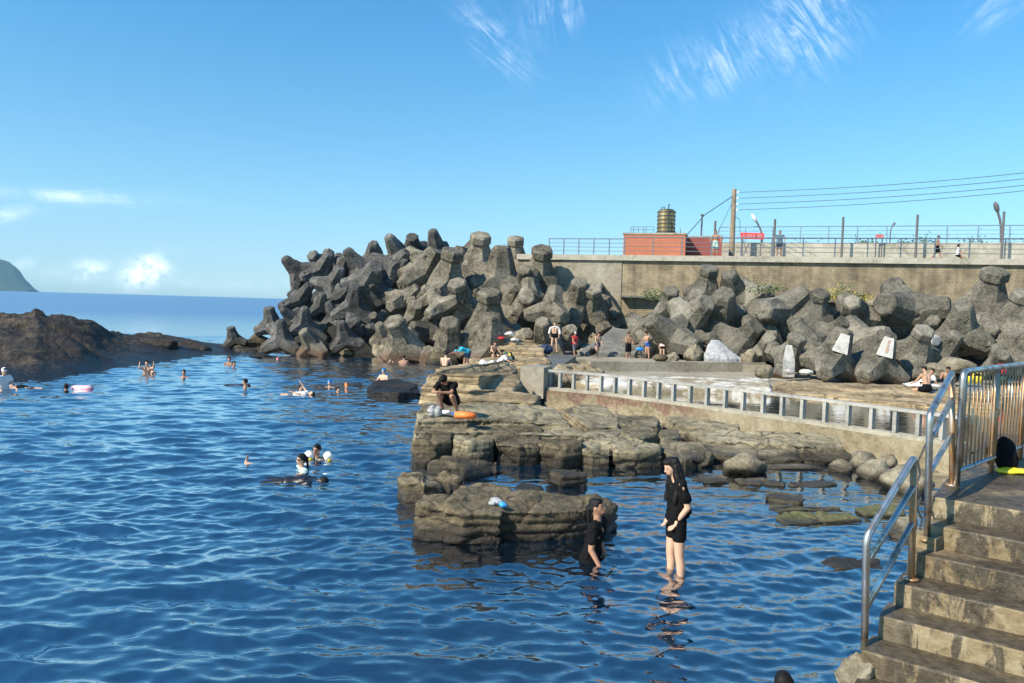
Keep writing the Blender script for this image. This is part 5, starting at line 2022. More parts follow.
# things on the bank beyond the guard rail, seen through the bars
for i, (px, py, mt, lab) in enumerate([(968, 381, 'yellow', 'yellow plastic basin on the bank behind the guard railing, left one'), (977, 381, 'yellow', 'yellow plastic basin on the bank behind the guard railing, right one'), (1001, 381, 'green_cloth', 'green bag on the bank behind the guard railing'), (1001, 372, 'red_cloth', 'red bag on the bank behind the guard railing')]):
    mb = MB(); mb.tube([(0, 0, 0), (0, 0, .2), (0, 0, .26)], [.17, .22, .2], 14); mb.tube([(-.2, 0, .24), (-.12, 0, .38), (.12, 0, .38), (.2, 0, .24)], .015, 6)
    o = mb.build('basin' if i < 2 else 'bag', M[mt], None, True)
    o.location = Py(px, py + 2, 28)
    tag(o, lab, 'basin' if i < 2 else 'bag')
# ------------------------------------------------------------------ people
def V3(x, y, z):
    return Vector((x, y, z))


def person(label, loc, rz=0., H=1.6, lean=0., legs=((0, 0, .06), (0, 0, .06)), arms=((.1, .2, .12), (.1, .2, .12)), head=(0, 0), skin='skin',
           shirt=None, bottom=None, blen=.35, sleeve=.5, hair='short', cap=None, vox=.022, tilt=None, group=None, near=False, bikini=None, glasses=False, hem=0., sit=False, fem=False, sub=0.):
    """legs: (hip forward, knee bend, spread); arms: (forward, elbow bend, spread); the figure faces -Y before rz.  loc: where the lowest point of the feet stands"""
    s = H
    t = V3(0, -math.sin(lean), math.cos(lean))
    P = V3(0, 0, 0)
    sw = .1 if fem else .112
    chest, neck = P + t * .2, P + t * .315
    ht = lean + head[0]
    hd = V3(0, -math.sin(ht), math.cos(ht))
    hc = neck + hd * .105
    fwd = V3(0, -math.cos(ht), -math.sin(ht))
    yaw = Matrix.Rotation(head[1], 3, hd)
    fwd = yaw @ fwd
    side = hd.cross(fwd).normalized()
    J = {}
    for i, sx in enumerate((-1, 1)):
        hf, kb, ab = legs[i]
        hip = P + V3(sx * .052, 0, -.01)
        th = V3(sx * math.sin(ab), -math.sin(hf) * math.cos(ab), -math.cos(hf) * math.cos(ab)).normalized()
        kn = hip + th * .245
        sd = V3(sx * math.sin(ab) * .3, -math.sin(hf - kb), -math.cos(hf - kb)).normalized()
        an = kn + sd * .235
        toe = an + V3(sx * .02, -.085, -.022)
        J['hip', i], J['kn', i], J['an', i], J['toe', i] = hip, kn, an, toe
        af, eb, aa = arms[i][:3]
        ins = arms[i][3] if len(arms[i]) > 3 else 0
        sh = P + t * .29 + V3(sx * sw, 0, 0)
        ua = V3(sx * math.sin(aa), -math.sin(af) * math.cos(aa), -math.cos(af) * math.cos(aa)).normalized()
        el = sh + ua * .17
        fa = V3(-sx * math.sin(ins), -math.sin(af + eb) * math.cos(ins), -math.cos(af + eb) * math.cos(ins)).normalized()
        wr = el + fa * .145
        J['sh', i], J['el', i], J['wr', i], J['fa', i] = sh, el, wr, fa
    low = min(min(J['an', i].z, J['toe', i].z) for i in (0, 1)) - .022
    if sit:
        low = -.075
    root = empty('person', Vector(loc), rz)
    if tilt:
        root.rotation_euler = (tilt[0], tilt[1], rz)
        low = 0
    tag(root, label, 'person', group)
    o_ = V3(0, 0, -low)

    def W(p):
        return (p + o_) * s
    b = MB()
    R_ = Matrix((side, -fwd, hd)).transposed()
    b.ell(W(hc), (.044 * s, .054 * s, .066 * s), 18, 12, R_)
    b.ell(W(hc + fwd * .03 - hd * .03), (.026 * s, .028 * s, .03 * s), 12, 8, R_)          # jaw
    b.cap(W(hc + fwd * .05 + hd * .004), W(hc + fwd * .061 - hd * .012), .006 * s, .0095 * s, 8)     # nose
    for sg in (-1, 1):
        b.ell(W(hc + side * sg * .045 - hd * .004 - fwd * .004), (.006 * s, .012 * s, .017 * s), 8, 6, R_)
    b.cap(W(neck - t * .03), W(hc - hd * .02), .033 * s, .03 * s)
    cw = .034 if fem else .042
    fk = .9 if fem else 1.
    for sg in (-1, 1):
        b.cap(W(P + V3(sg * .036, 0, 0)), W(P + t * .11 + V3(sg * .026, 0, 0)), .064 * s * fk, .052 * s * fk)
        b.cap(W(P + t * .11 + V3(sg * .026, 0, 0)), W(P + t * .235 + V3(sg * cw, 0, 0)), .052 * s * fk, .062 * s * fk)
    b.cap(W(J['sh', 0] - t * .008), W(J['sh', 1] - t * .008), .036 * s, .036 * s)
    for i in (0, 1):
        b.cap(W(neck - t * .03), W(J['sh', i]), .03 * s, .034 * s)
        b.cap(W(J['hip', i]), W(J['kn', i]), .055 * s, .036 * s)
        calf = J['kn', i].lerp(J['an', i], .32)
        back = V3(0, .008, 0)
        b.cap(W(J['kn', i]), W(calf + back), .035 * s, .035 * s)
        b.cap(W(calf + back), W(J['an', i]), .035 * s, .021 * s)
        b.cap(W(J['an', i] + V3(0, .014, -.008)), W(J['toe', i]), .021 * s, .014 * s)
        b.cap(W(J['sh', i]), W(J['el', i]), .032 * s, .024 * s)
        b.cap(W(J['el', i]), W(J['wr', i]), .024 * s, .016 * s)
        wr, fa = J['wr', i], J['fa', i]
        hx = V3(1, 0, 0) - fa * fa.x
        if hx.length < .2:
            hx = V3(0, 0, 1) - fa * fa.z
        hx.normalize()
        inw = fa.cross(hx).normalized()
        if near:
            # palm, four unequal bent fingers and a thumb
            for q in (-.016, -.004, .008, .018):
                b.cap(W(wr + hx * q * .6), W(wr + fa * .05 + hx * q), .011 * s, .0085 * s, 8)
            for q, ln in ((-.02, .032), (-.0065, .042), (.007, .044), (.0205, .038)):
                p0 = wr + fa * .048 + hx * q
                p1 = p0 + (fa * .9 + inw * .25) * ln * .55 + hx * q * .15
                p2 = p1 + (fa * .7 + inw * .6) * ln * .5
                b.cap(W(p0), W(p1), .0062 * s, .0056 * s, 8)
                b.cap(W(p1), W(p2), .0056 * s, .0046 * s, 8)
            p0 = wr + fa * .018 + hx * .018
            p1 = p0 + fa * .022 + hx * .02 + inw * .008
            b.cap(W(p0), W(p1), .0085 * s, .0068 * s, 8)
            b.cap(W(p1), W(p1 + fa * .022 + inw * .006), .0066 * s, .005 * s, 8)
        else:
            b.cap(W(wr), W(wr + fa * .06), .02 * s, .014 * s, 8)
            b.cap(W(wr + fa * .01), W(wr + fa * .035 + hx * .025), .009 * s, .006 * s, 6)
    me = remesh(b, vox, 2, 'body')
    link('body', me, M[skin], root, True)

    def part(name, mb, mat, v=None, wr_=0):
        m_ = remesh(mb, v or vox, 2, name)
        if wr_:
            co, no = vget(m_)
            co += no * (fbm(co * 9, 3) * wr_)[:, None]
            vset(m_, co)
        return link(name, m_, M[mat], root, True)
    g = .011 if near else .014
    if shirt:
        c = MB()
        for sg in (-1, 1):
            c.cap(W(P + t * (.035 - hem) + V3(sg * .037, 0, 0)), W(P + t * .12 + V3(sg * .032, 0, 0)), (.066 + g) * s * fk, (.056 + g) * s * fk)
            c.cap(W(P + t * .12 + V3(sg * .032, 0, 0)), W(P + t * .235 + V3(sg * cw, 0, 0)), (.056 + g) * s * fk, (.06 + g) * s * fk)
        c.cap(W(J['sh', 0] - t * .008), W(J['sh', 1] - t * .008), (.036 + g * .8) * s, (.036 + g * .8) * s)
        for i in (0, 1):
            c.cap(W(neck - t * .035), W(J['sh', i]), .036 * s, (.034 + g * .6) * s)
            if sleeve:
                e = J['sh', i].lerp(J['el', i], sleeve)
                c.cap(W(J['sh', i]), W(e), (.032 + g) * s, (.029 + g) * s)
        part('shirt', c, shirt, wr_=.02 * s if near else .01)
    if bottom:
        c = MB()
        for sg in (-1, 1):
            c.cap(W(P + V3(sg * .036, 0, -.004)), W(P + t * .05 + V3(sg * .032, 0, 0)), (.064 + g * .8) * s * fk, (.058 + g * .8) * s * fk)
        for i in (0, 1):
            e = J['hip', i].lerp(J['kn', i], blen)
            c.cap(W(J['hip', i]), W(e), (.056 + g * .8) * s * fk, (.05 + g) * s * fk if blen > .25 else .05 * s)
        part('shorts', c, bottom)
    if bikini:
        c = MB()
        for sg in (-1, 1):
            c.cap(W(P + t * .205 + V3(sg * .044, 0, 0)), W(P + t * .225 + V3(sg * .044, 0, 0)), .068 * s, .067 * s)
        part('bikini_top', c, bikini)
    if hair:
        c = MB()
        c.ell(W(hc + hd * .014 - fwd * .012), (.049 * s, .055 * s, .062 * s), 18, 12, R_)
        c.ell(W(hc + hd * .045 + fwd * .012), (.04 * s, .042 * s, .026 * s), 14, 8, R_)
        if hair in ('long', 'mid'):
            ln = .37 if hair == 'long' else .16
            for q in np.linspace(-1, 1, 9):
                a0 = hc + hd * .03 - fwd * (.03 + .02 * (1 - abs(q))) + side * q * .036
                a1 = hc - hd * .06 - fwd * (.052 - .03 * abs(q)) + side * q * .054
                a2 = neck - t * (ln - .08 - .05 * abs(q)) + V3(0, .085 - .01 * abs(q), 0) + side * q * .075
                c.cap(W(a0), W(a1), .026 * s, .027 * s, 8)
                c.cap(W(a1), W(a2), .027 * s, .014 * s, 8)
                if hair == 'long' and abs(q) > .7:
                    a3 = neck - t * .17 + V3(0, -.055, 0) + side * q * .085
                    c.cap(W(hc - hd * .0 - fwd * .01 + side * q * .046), W(neck + V3(0, -.02, -.01) + side * q * .07), .02 * s, .024 * s, 8)
                    c.cap(W(neck + V3(0, -.02, -.01) + side * q * .07), W(a3), .024 * s, .012 * s, 8)
        if hair == 'tail':
            c.ell(W(hc - fwd * .06 - hd * .005), (.03 * s, .03 * s, .03 * s), 10, 8, R_)
            c.cap(W(hc - fwd * .07), W(hc - fwd * .075 - hd * .13), .024 * s, .012 * s, 8)
        hm = part('hair', c, 'hair', vox * .9, .012 * s)
    if cap:
        c = MB()
        c.ell(W(hc + hd * .018 - fwd * .004), (.05 * s, .058 * s, .058 * s), 18, 12, R_)
        part('cap', c, cap, vox * .8)
    if near:
        for sg in (-1, 1):
            c = MB(); c.ell(W(hc + fwd * .0475 + side * sg * .018 + hd * .004), (.0075 * s, .004 * s, .0042 * s), 10, 6, R_); c.build('eye', M['eye'], root, True)
            c = MB(); c.cap(W(hc + fwd * .046 + side * sg * .01 + hd * .015), W(hc + fwd * .041 + side * sg * .029 + hd * .016), .0024 * s, .0018 * s, 6); c.build('eyebrow', M['hair'], root, True)
        c = MB(); c.cap(W(hc + fwd * .054 - side * .012 - hd * .036), W(hc + fwd * .054 + side * .012 - hd * .036), .0042 * s, .0042 * s, 8); c.build('mouth', M['lip'], root, True)
    if glasses:
        c = MB()
        for sg in (-1, 1):
            c.ell(W(hc + fwd * .05 + side * sg * .02 + hd * .005), (.017 * s, .007 * s, .012 * s), 12, 8, R_)
        c.cap(W(hc + fwd * .053 - side * .03 + hd * .006), W(hc + fwd * .053 + side * .03 + hd * .006), .003 * s, .003 * s, 6)
        for sg in (-1, 1):
            c.cap(W(hc + fwd * .046 + side * sg * .034 + hd * .006), W(hc - fwd * .01 + side * sg * .05 + hd * .006), .004 * s, .004 * s, 6)
        c.build('goggles', M['lens'], root, True)
    root['_pts'] = 0
    del root['_pts']
    return root, W, J


def at_depth(px, py, y, z=None):
    p = Py(px, py, y)
    return p if z is None else Vector((p.x, p.y, z))


# the two women in black in the shallows
c = Pz(674.5, 571, 0); c.z = -.24
person('standing woman in black with very long hair, calf deep in the water', c, R(-82), 1.67, .03, ((.07, .08, .0), (-.06, .02, -.02)), ((-.2, .72, .1, .3), (-.28, .8, .12, .3)), (.42, 0.1),
       'skin_light', 'black_cloth', 'black_cloth', .42, .62, 'long', vox=.0105, near=True, fem=True)
c = Pz(589.5, 558, 0); c.z = -.92
person('woman in black t-shirt standing waist deep beside the rock islet and looking up', c, R(66), 1.7, .2, ((.1, .1, .05), (-.1, .1, .05)), ((-.05, .6, .14), (-.1, .5, .14)), (-.35, 0.05),
       'skin_tan', 'black_cloth', 'black_cloth', .5, .55, 'tail', vox=.0105, near=True, fem=True, hem=.07)
mb = MB()
for k in range(5):
    mb.box((random.uniform(-.05, .05), 0, random.uniform(-.05, .05)), (.035, .006, .03), 0)
# crouching man on the bench
c = Pz(452, 411, .86)
person('man in black t-shirt and dark cap crouching on the rock bench with folded arms', c, R(-22), 1.66, .62, ((2.0, 2.62, .16), (2.0, 2.62, .2)), ((.95, .75, .15, .9), (1.0, .65, .15, .75)), (.4, -.2),
       'skin_tan', 'black_cloth', 'black_cloth', .55, .55, 'short', 'black_cloth', vox=.015, near=False)

# bathers on the platform
PG = None
yb = 40.6
person('bather in black trunks with a white towel round his shoulders standing on the dark path', at_depth(554, 352, 40), R(0), 1.62, 0, ((.05, 0, .1), (0, 0, .1)), ((.0, .2, .2), (.05, .2, .2)), (0, 0), 'skin_light', None, 'black_cloth', .12)
tw = MB()
c = at_depth(554, 352, 40)
for sg in (-1, 1):
    tw.cap(c + V3(sg * .06, -.06, 1.36), c + V3(sg * .24, -.02, 1.28), .05, .06, 10)
    tw.cap(c + V3(sg * .25, -.02, 1.28), c + V3(sg * .29, -.04, 1.02), .05, .07, 10)
o = link('towel', remesh(tw, .03, 2, 'towel'), M['white_cloth'], None, True); tag(o, 'white towel over the shoulders of the bather in black trunks', 'towel')
person('person in a sleeveless red shirt and white cap walking right', at_depth(574, 358, yb), R(35), 1.45, .06, ((.3, .1, .03), (-.25, .3, .03)), ((.35, .6, .08), (-.1, .3, .08)), (.1, 0), 'skin_tan', 'red_cloth', 'grey_cloth', .6, 0, 'short', 'white_cloth')
person('bare chested bather holding a black bag, looking down', at_depth(597, 359, yb), R(25), 1.52, .12, ((.3, .15, .03), (-.2, .2, .03)), ((.3, .5, .08), (.15, .3, .08)), (.4, 0), 'skin', None, 'navy_cloth', .15)
mb = MB(); mb.ell((0, 0, .18), (.2, .1, .18), 14, 8); mb.tube([(-.1, 0, .33), (-.05, 0, .45), (.05, 0, .45), (.1, 0, .33)], .015, 6)
o = mb.build('bag', M['black_cloth'], None, True); o.location = at_depth(592.5, 355, yb - .3); tag(o, 'black bag held low by the bare chested bather looking down', 'bag')
person('bare chested man in long black shorts standing on the platform, arms bent', at_depth(628, 360, yb), R(15), 1.5, .02, ((.05, 0, .06), (-.03, 0, .06)), ((.5, 1.5, .05, .3), (.3, .5, .1)), (.1, .3), 'skin_tan', None, 'black_cloth', .75)
person('bather in blue trunks holding a towel, facing left', at_depth(647, 359, yb), R(-70), 1.5, .1, ((.08, 0, .04), (-.05, .05, .04)), ((.7, 1.0, .05), (.6, .9, .05)), (.3, 0), 'skin', None, 'blue_cloth', .25)
mb = MB(); mb.ell((0, 0, 0), (.2, .08, .1), 12, 8); mb.ell((.12, .02, -.03), (.14, .07, .08), 10, 8)
o = mb.build('towel', M['cap_blue'], None, True); o.location = at_depth(639.5, 349, yb - .2); tag(o, 'bright blue towel in front of the bather in blue trunks', 'towel')
person('woman in pale pink top and black shorts seen from behind on the kerb', at_depth(662, 360.5, yb), R(175), 1.42, 0, ((.1, .1, .05), (.05, .1, .05)), ((.0, .3, .12), (.0, .3, .12)), (.1, 0), 'skin_light', 'pink_cloth', 'black_cloth', .25, 0, 'mid', fem=True)
mb = MB(); mb.tube([(0, 0, 0), (0, 0, .3)], [.12, .1], 8); mb.ell((0, 0, .42), (.42, .3, .2), 14, 8)
o = link('stump_seat', remesh(mb, .05, 2, 's'), M['isle'], None, True); o.location = at_depth(660, 366, 37.7); tag(o, 'mushroom shaped dark stone in front of the woman in pink', 'stone')

# people and belongings behind the tawny ledge
person('person wrapped in a turquoise shirt bending over beside the water', at_depth(468, 368.5, 33), R(-60), 1.45, 1.25, ((.35, .2, .1), (.2, .1, .1)), ((.9, .3, .1), (1.0, .3, .1)), (.2, 0), 'skin_tan', 'turquoise', 'navy_cloth', .6, .7, 'short')
person('bather with a bare back sitting half hidden by the tawny ledge', at_depth(444.5, 372, 30), R(170), 1.5, .25, ((1.4, 1.2, .2), (1.4, 1.2, .2)), ((.5, .6, .15), (.5, .6, .15)), (.3, 0), 'skin_light', None, 'black_cloth', .3, sit=True)
person('person in white bent over belongings on the tawny ledge', at_depth(499, 365, 29), R(60), 1.4, .9, ((1.6, 2.0, .2), (1.6, 2.0, .2)), ((.9, .4, .1), (.9, .4, .1)), (.3, 0), 'skin_tan', 'white_cloth', 'black_cloth', .5, .6, 'short', 'yellow', sit=True)
person('pink shouldered bather sitting low on the brown ledge', at_depth(493, 356, 37), R(30), 1.4, .3, ((1.4, 1.6, .2), (1.4, 1.6, .2)), ((.5, .6, .15), (.5, .6, .15)), (.2, 0), 'skin', None, 'black_cloth', .3, sit=True)


def cloth_heap(px, py, y, r, mat, label, cat, seed=0, name='towel', z=None, flat=.4):
    mb = MB(); rr_ = np.random.default_rng(seed)
    for _ in range(5):
        mb.ell((rr_.uniform(-.5, .5) * r, rr_.uniform(-.4, .4) * r, rr_.uniform(.1, .3) * r), (r * rr_.uniform(.4, .7), r * rr_.uniform(.4, .6), r * flat * rr_.uniform(.5, 1)), 12, 8)
    me = remesh(mb, max(.012, r * .09), 1, name); co, no = vget(me)
    co += no * (fbm(co * (2.2 / r) + seed, 3) * r * .16)[:, None]; vset(me, co)
    o = link(name, me, M[mat], None, True)
    o.location = Py(px, py, y) if z is None else Pz(px, py, z)
    tag(o, label, cat)
    return o


cloth_heap(487, 367, 29, .42, 'white_cloth', 'white towel heap left of the person in white on the ledge', 'towel', 1)
cloth_heap(509, 362, 31, .45, 'green_cloth', 'dark green bag behind the person in white', 'bag', 2, 'bag', flat=.8)
cloth_heap(545, 351, 39, .42, 'navy_cloth', 'navy bag left of the bather with the towel', 'bag', 3, 'bag', flat=.7)
cloth_heap(547, 348.5, 39.2, .22, 'white_cloth', 'white cloth on top of the navy bag', 'towel', 4)
cloth_heap(537, 371, 25.5, .26, 'plastic_bag', 'white plastic bag on the corner block by the path', 'bag', 5, 'plastic_bag', flat=.9)
cloth_heap(508, 335, 39.6, .4, 'white_cloth', 'white towel on the brown ledge under the heap, upper one', 'towel', 6, flat=.25)
cloth_heap(502, 339, 39.3, .25, 'red_cloth', 'small red cloth on the brown ledge between the white towels', 'towel', 7, flat=.3)
cloth_heap(516, 341, 39.2, .3, 'white_cloth', 'white towel on the brown ledge under the heap, lower right one', 'towel', 8, flat=.3)
cloth_heap(472, 370, 24, .2, 'white_cloth', 'thin white cloth lying flat at the front of the tawny ledge', 'towel', 9, flat=.12)
cloth_heap(487, 369.5, 24, .16, 'grey_cloth', 'grey shirt lying flat on the tawny ledge', 'shirt', 10, flat=.15)
cloth_heap(435.5, 413.5, 0, .17, 'plastic_bag', 'white plastic bag standing left of the crouching man', 'bag', 11, 'plastic_bag', .84, .95)
cloth_heap(446.5, 413.5, 0, .13, 'white_cloth', 'white shoes and cloth at the feet of the crouching man', 'shoes', 12, 'shoes', .84, .4)
cloth_heap(454, 414.5, 0, .09, 'blue_cloth', 'slate blue cloth at the feet of the crouching man', 'cloth', 13, 'cloth', .84, .4)
cloth_heap(493, 503, 0, .13, 'plastic_bag', 'white and blue crumpled bag lying on the rock islet', 'bag', 14, 'plastic_bag', .5, .6)
cloth_heap(502, 506, 0, .08, 'blue_plastic', 'blue swim bag beside the white one on the rock islet', 'bag', 15, 'bag', .5, .5)
mb = MB(); mb.box((0, 0, .065), (.44, .26, .13), 0)
bm = bmesh.new(); me = mb.mesh('float_board'); bm.from_mesh(me); bmesh.ops.bevel(bm, geom=list(bm.edges), offset=.016, segments=2, affect='EDGES'); bm.to_mesh(me); bm.free()
o = link('float_board', me, M['orange'], None, True); o.location = Pz(465.5, 418, .83); o.rotation_euler.z = R(-14)
tag(o, 'orange foam float lying on the rock right of the crouching man', 'float')
mb = MB(); mb.tube([(0, .2, 0), (0, .26, .06), (.1, .27, .08)], .012, 6)

# swimmers
SG_ = 'swimmers in the basin'


def swimmer(px, py, label, rz=0., up=.25, skin='skin', cap=None, hair='short', H=1.6, vox=.028, arms=None, **kw):
    """head and shoulders above the water: up = metres of the body showing"""
    c = Pz(px, py, 0)
    c.z = -(H * .985 - up)
    return person(label, c, rz, H, .05, ((.1, .2, .1), (-.1, .3, .1)), arms or ((.8, .5, .5), (.8, .5, .5)), (0, 0), skin, hair=hair, cap=cap, vox=vox, group=SG_, **kw)


swimmer(317.5, 459, 'man with dark goggles between two white and yellow arm floats', R(-20), 0.26, 'skin_tan', glasses=True, vox=.02, shirt='black_wet', sleeve=.3)
swimmer(303, 468, 'woman with dark goggles and wet tied hair swimming in front of the arm floats', R(-55), 0.23, 'skin', hair='tail', glasses=True, vox=.02, shirt='mint_cloth', sleeve=.2)
for px, py, lab in ((309, 459, 'white and yellow arm float left of the man with goggles'), (328, 460, 'white and yellow arm float right of the man with goggles')):
    mb = MB(); mb.tube([(0, -.12, .1), (0, -.09, .1), (0, .09, .1), (0, .12, .1)], [.07, .12, .12, .07], 14)
    o = mb.build('arm_float', M['float_white'], None, True); o.location = Pz(px, py, 0); o.rotation_euler = (.3, 0, R(30)); o.scale = (.75, .75, .75)
    tag(o, lab, 'arm float')
    mb = MB(); mb.ell((0, -.1, .06), (.06, .05, .05), 10, 8); mb.build('valve_patch', M['yellow'], o, True)
c = Pz(258, 480, 0)
person('swimmer in a black wetsuit floating face down in front of the woman with goggles', c + V3(.5, 0, -.045), R(90), 1.6, 0, ((.05, .1, .05), (0, .2, .05)), ((.2, .1, .1), (.1, .1, .1)), (0, 0), 'black_wet', 'black_wet', 'black_wet', .9, .9, vox=.02, tilt=(R(86), 0), group=SG_)
mb = MB(); mb.cap((0, 0, 0), (.02, 0, .1), .03, .02); 
for q in (-.025, -.008, .009, .026):
    mb.cap((.02 + q * .3, q, .09), (.03 + q * .4, q * 1.4, .16), .011, .008, 8)
mb.cap((.01, .03, .04), (.02, .06, .09), .011, .008, 8)
mb.cap((0, 0, 0), (.5, -.02, -.14), .035, .045)
mb.cap((.5, -.02, -.14), (.85, -.03, -.75), .05, .12)
mb.cap((.85, -.03, -.75), (.95, -.03, -1.2), .12, .1)
mb.ell((.95, -.03, -.55), (.08, .08, .1), 12, 8)
o = link('person', remesh(mb, .012, 2, 'person'), M['skin_light'], None, True); o.location = Pz(246, 463, 0.0)
tag(o, 'diver under water showing only one raised hand left of the woman with goggles', 'person', SG_)
c = Pz(3, 389, 0)
person('bather standing waist deep at the left edge beside the dark spit', V3(c.x, c.y, -.95), R(60), 1.65, .1, ((0, 0, .1), (0, 0, .1)), ((.4, .6, .2), (.4, .6, .2)), (.1, 0), 'skin_light', 'white_cloth', None, .3, .4, 'short', 'white_cloth', group=SG_)
swimmer(66, 389.5, 'dark haired swimmer holding on beside the pale pink float', R(200), 0.14, 'skin_tan')
mb = MB(); mb.tube([(-.55, 0, .06), (-.4, 0, .07), (.35, 0, .1), (.55, 0, .14)], [.1, .2, .2, .1], 14)
o = mb.build('float', M['pale_pink'], None, True); o.location = Pz(82, 389.5, -.02); o.scale = (.64, .7, .5); tag(o, 'pale pink inflatable float with a deeper pink rim near the dark spit', 'float')
mb = MB(); mb.tube([(-.57, 0, 0), (-.4, 0, .0), (.35, 0, .02), (.6, 0, .08)], [.08, .21, .21, .08], 14); mb.build('rim', M['pink'], o, True)
c = Pz(30, 387, 0)
person('swimmer lying flat in the water beside the dark spit', c + V3(-.3, 0, -.05), R(-90), 1.6, 0, ((.05, .1, .05), (0, .2, .05)), ((.3, .1, .1), (.1, .1, .1)), (0, 0), 'skin_light', None, 'black_cloth', .3, vox=.03, tilt=(R(86), 0), group=SG_)
swimmer(147, 373.5, 'swimmer with hands raised to the head near the brown boulders of the spit', R(20), 0.5, 'skin', arms=((1.6, 2.2, .3), (1.6, 2.2, .3)))
swimmer(153, 373, 'pale swimmer right behind the one with raised hands near the spit', R(-30), 0.30, 'skin_light')
swimmer(184, 376.5, 'lone swimmer with black hair in the middle of the upper basin', R(10), 0.23, 'skin_tan')
swimmer(229.5, 364, 'swimmer with black hair below the right tip of the dark spit', R(10), 0.30, 'skin_tan')
swimmer(233.5, 367, 'swimmer with tanned shoulders in front of the tip of the dark spit', R(60), 0.23, 'skin_tan')
swimmer(246, 388.5, 'tanned swimmer with dark shoulders facing left in the middle of the basin', R(-70), 0.30, 'skin_tan')
c = Pz(219, 385.5, 0)
person('swimmer stretched out on the water with only a dark back showing', c + V3(.4, 0, -.05), R(90), 1.6, 0, ((.05, .1, .05), (0, .2, .05)), ((.3, .1, .1), (.1, .1, .1)), (0, 0), 'skin_tan', 'navy_cloth', 'black_cloth', .4, .5, vox=.03, tilt=(R(86), 0), group=SG_)
swimmer(330, 387, 'swimmer with a bright blue cap in the upper right basin', R(-10), 0.23, 'skin', 'cap_blue')
c = Pz(317, 395, 0)
person('bather floating on the back with pale skin below the blue capped swimmer', c + V3(-.8, 0, -.03), R(-90), 1.5, 0, ((.05, .1, .05), (.15, .2, .05)), ((1.0, .1, .3), (.3, .1, .4)), (0, 0), 'skin_light', 'white_cloth', 'grey_cloth', .3, .3, vox=.028, tilt=(R(-84), 0), group=SG_)
swimmer(300, 391, 'pale swimmer left of the floating bather', R(70), 0.18, 'skin_light')
swimmer(346, 388, 'swimmer with an orange cap right of the blue capped one', R(40), 0.14, 'skin', 'orange')
swimmer(337, 392, 'swimmer with bare arms stretched in front of the orange capped one', R(70), 0.14, 'skin_light')
swimmer(384, 385, 'bather with a blue cap rising behind the lone dark rock', R(-30), 0.62, 'skin_light', 'cap_blue', arms=((.6, 1.4, .2), (.2, .4, .2)))
swimmer(394, 362, 'bather at the foot of the sprawling tetrapod, left one', R(20), 0.40, 'skin_light')
swimmer(404, 363, 'bather at the foot of the sprawling tetrapod, right one facing away', R(200), 0.36, 'skin')
swimmer(278, 361, 'swimmer with a pink cap off the left end of the heap', R(0), 0.14, 'skin', 'pink')
swimmer(783, 698, 'dark haired swimmer at the bottom edge with only the head showing', R(160), 0.16, 'skin_tan', vox=.02)

# promenade walkers
f0 = lambda px, n: pp(s_of(px, n), n, ZT)
person('bare chested man in pale green shorts leaning on the front railing by the pump house', f0(715, .9), rzp + R(5), 1.68, .05, ((.05, 0, .08), (0, 0, .08)), ((.35, .15, .55), (.35, .15, .5)), (0, 0), 'skin_tan', None, 'mint_cloth', .75)
person('man in dark shirt with black hair standing at the front railing right of the banner', f0(779, .9), rzp + R(-5), 1.68, .05, ((.05, 0, .05), (0, 0, .05)), ((.3, .7, .4), (.3, .7, .4)), (0, 0), 'skin_tan', 'teal_cloth', 'navy_cloth', .35, .5)
person('bare chested man in black shorts walking right along the promenade', f0(937, 2.5), rzp + R(75), 1.6, .05, ((.4, .2, .03), (-.3, .4, .03)), ((.3, .4, .08), (-.2, .3, .08)), (0, 0), 'skin_tan', None, 'black_cloth', .6, 0, None, 'grey_cloth')
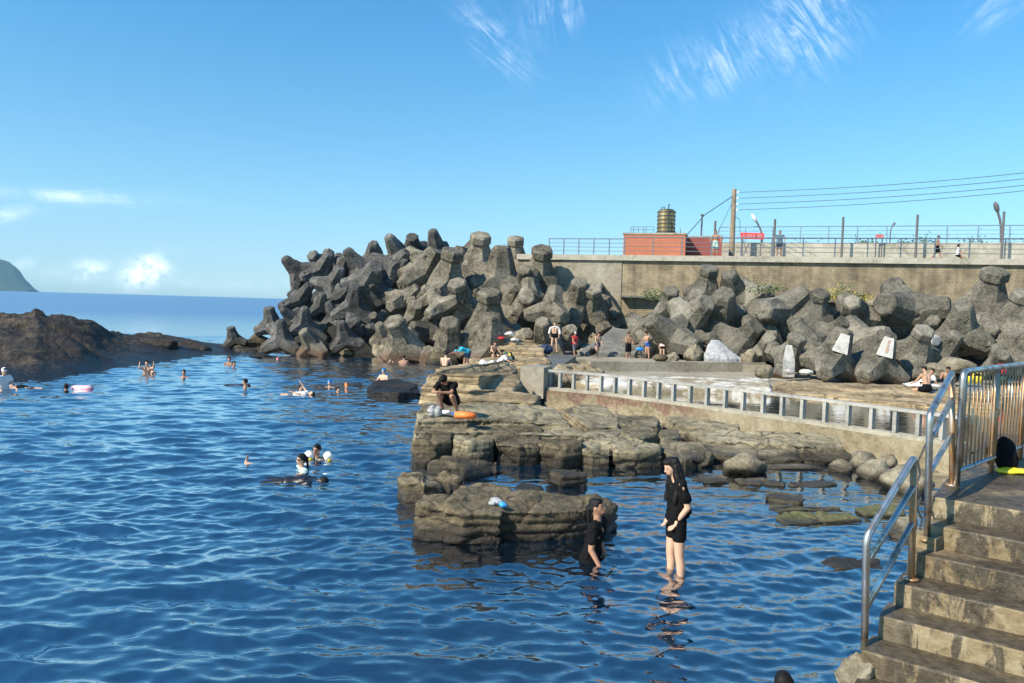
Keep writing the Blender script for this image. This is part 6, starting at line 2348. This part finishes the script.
person('woman in white top and dark shorts sitting on a low promenade bench', f0(957.5, 6) + V3(0, 0, .5), rzp + R(60), 1.6, .1, ((1.35, 1.2, .1), (1.2, 1.3, .1)), ((.5, .5, .1), (.5, .5, .1)), (0, 0), 'skin_tan', 'white_cloth', 'black_cloth', .5, .4, 'mid', fem=True, sit=True)
bn = empty('bench', f0(957, 6) + V3(0, .1, 0), rzp); tag(bn, 'low concrete bench under the woman in white', 'bench')
mb = MB(); mb.box((0, 0, .44), (3.0, .5, .09)); mb.build('seat', M['pale_concrete'], bn)
for sx in (-1.2, 1.2):
    mb = MB(); mb.box((sx, 0, .2), (.2, .4, .395)); mb.build('leg', M['pale_concrete'], bn)
# sitters on the tawny bank
person('man with a bare back in black shorts sitting on the tawny bank', Pz(927, 392, .72), R(195), 1.6, .2, ((1.4, 1.5, .25), (1.4, 1.5, .25)), ((.6, .5, .2), (.6, .5, .2)), (.2, 0), 'skin', None, 'black_cloth', .4, sit=True)
person('bather lying back beside the man with the bare back on the tawny bank', at_depth(921, 387, 26.5), R(-80), 1.5, -.9, ((1.2, 1.6, .1), (1.0, 1.4, .1)), ((-.4, .2, .2), (-.4, .2, .2)), (.6, 0), 'skin_tan', 'white_cloth', 'black_cloth', .4, .4, sit=True)
person('tanned bather leaning forward behind the top of the upper stair railing', at_depth(947, 388, 28.5), R(-30), 1.6, .3, ((1.3, 1.5, .2), (1.3, 1.5, .2)), ((.8, .8, .2), (.8, .8, .2)), (.3, 0), 'skin_tan', None, 'red_cloth', .4, sit=True)
cloth_heap(918, 390, 26.6, .7, 'white_cloth', 'white towel spread under the bathers on the tawny bank', 'towel', 21, flat=.12)



# ------------------------------------------------------------------ sea air
def haze():
    mb = MB()
    mb.box((0, 3100, 262), (13000, 6800, 536))
    mt = bpy.data.materials.new('sea haze')
    mt.use_nodes = True
    mt.node_tree.nodes.clear()
    g = NT(mt.node_tree)
    v = g.n('ShaderNodeVolumePrincipled')
    v.inputs['Color'].default_value = (.38, .74, 1, 1)
    v.inputs['Density'].default_value = HAZE
    o = g.n('ShaderNodeOutputMaterial')
    g.t.links.new(v.outputs[0], o.inputs['Volume'])
    tag(mb.build('haze', mt), 'pale blue sea air that veils the far headland', 'haze', kind='stuff')


HAZE = 9e-5
haze()
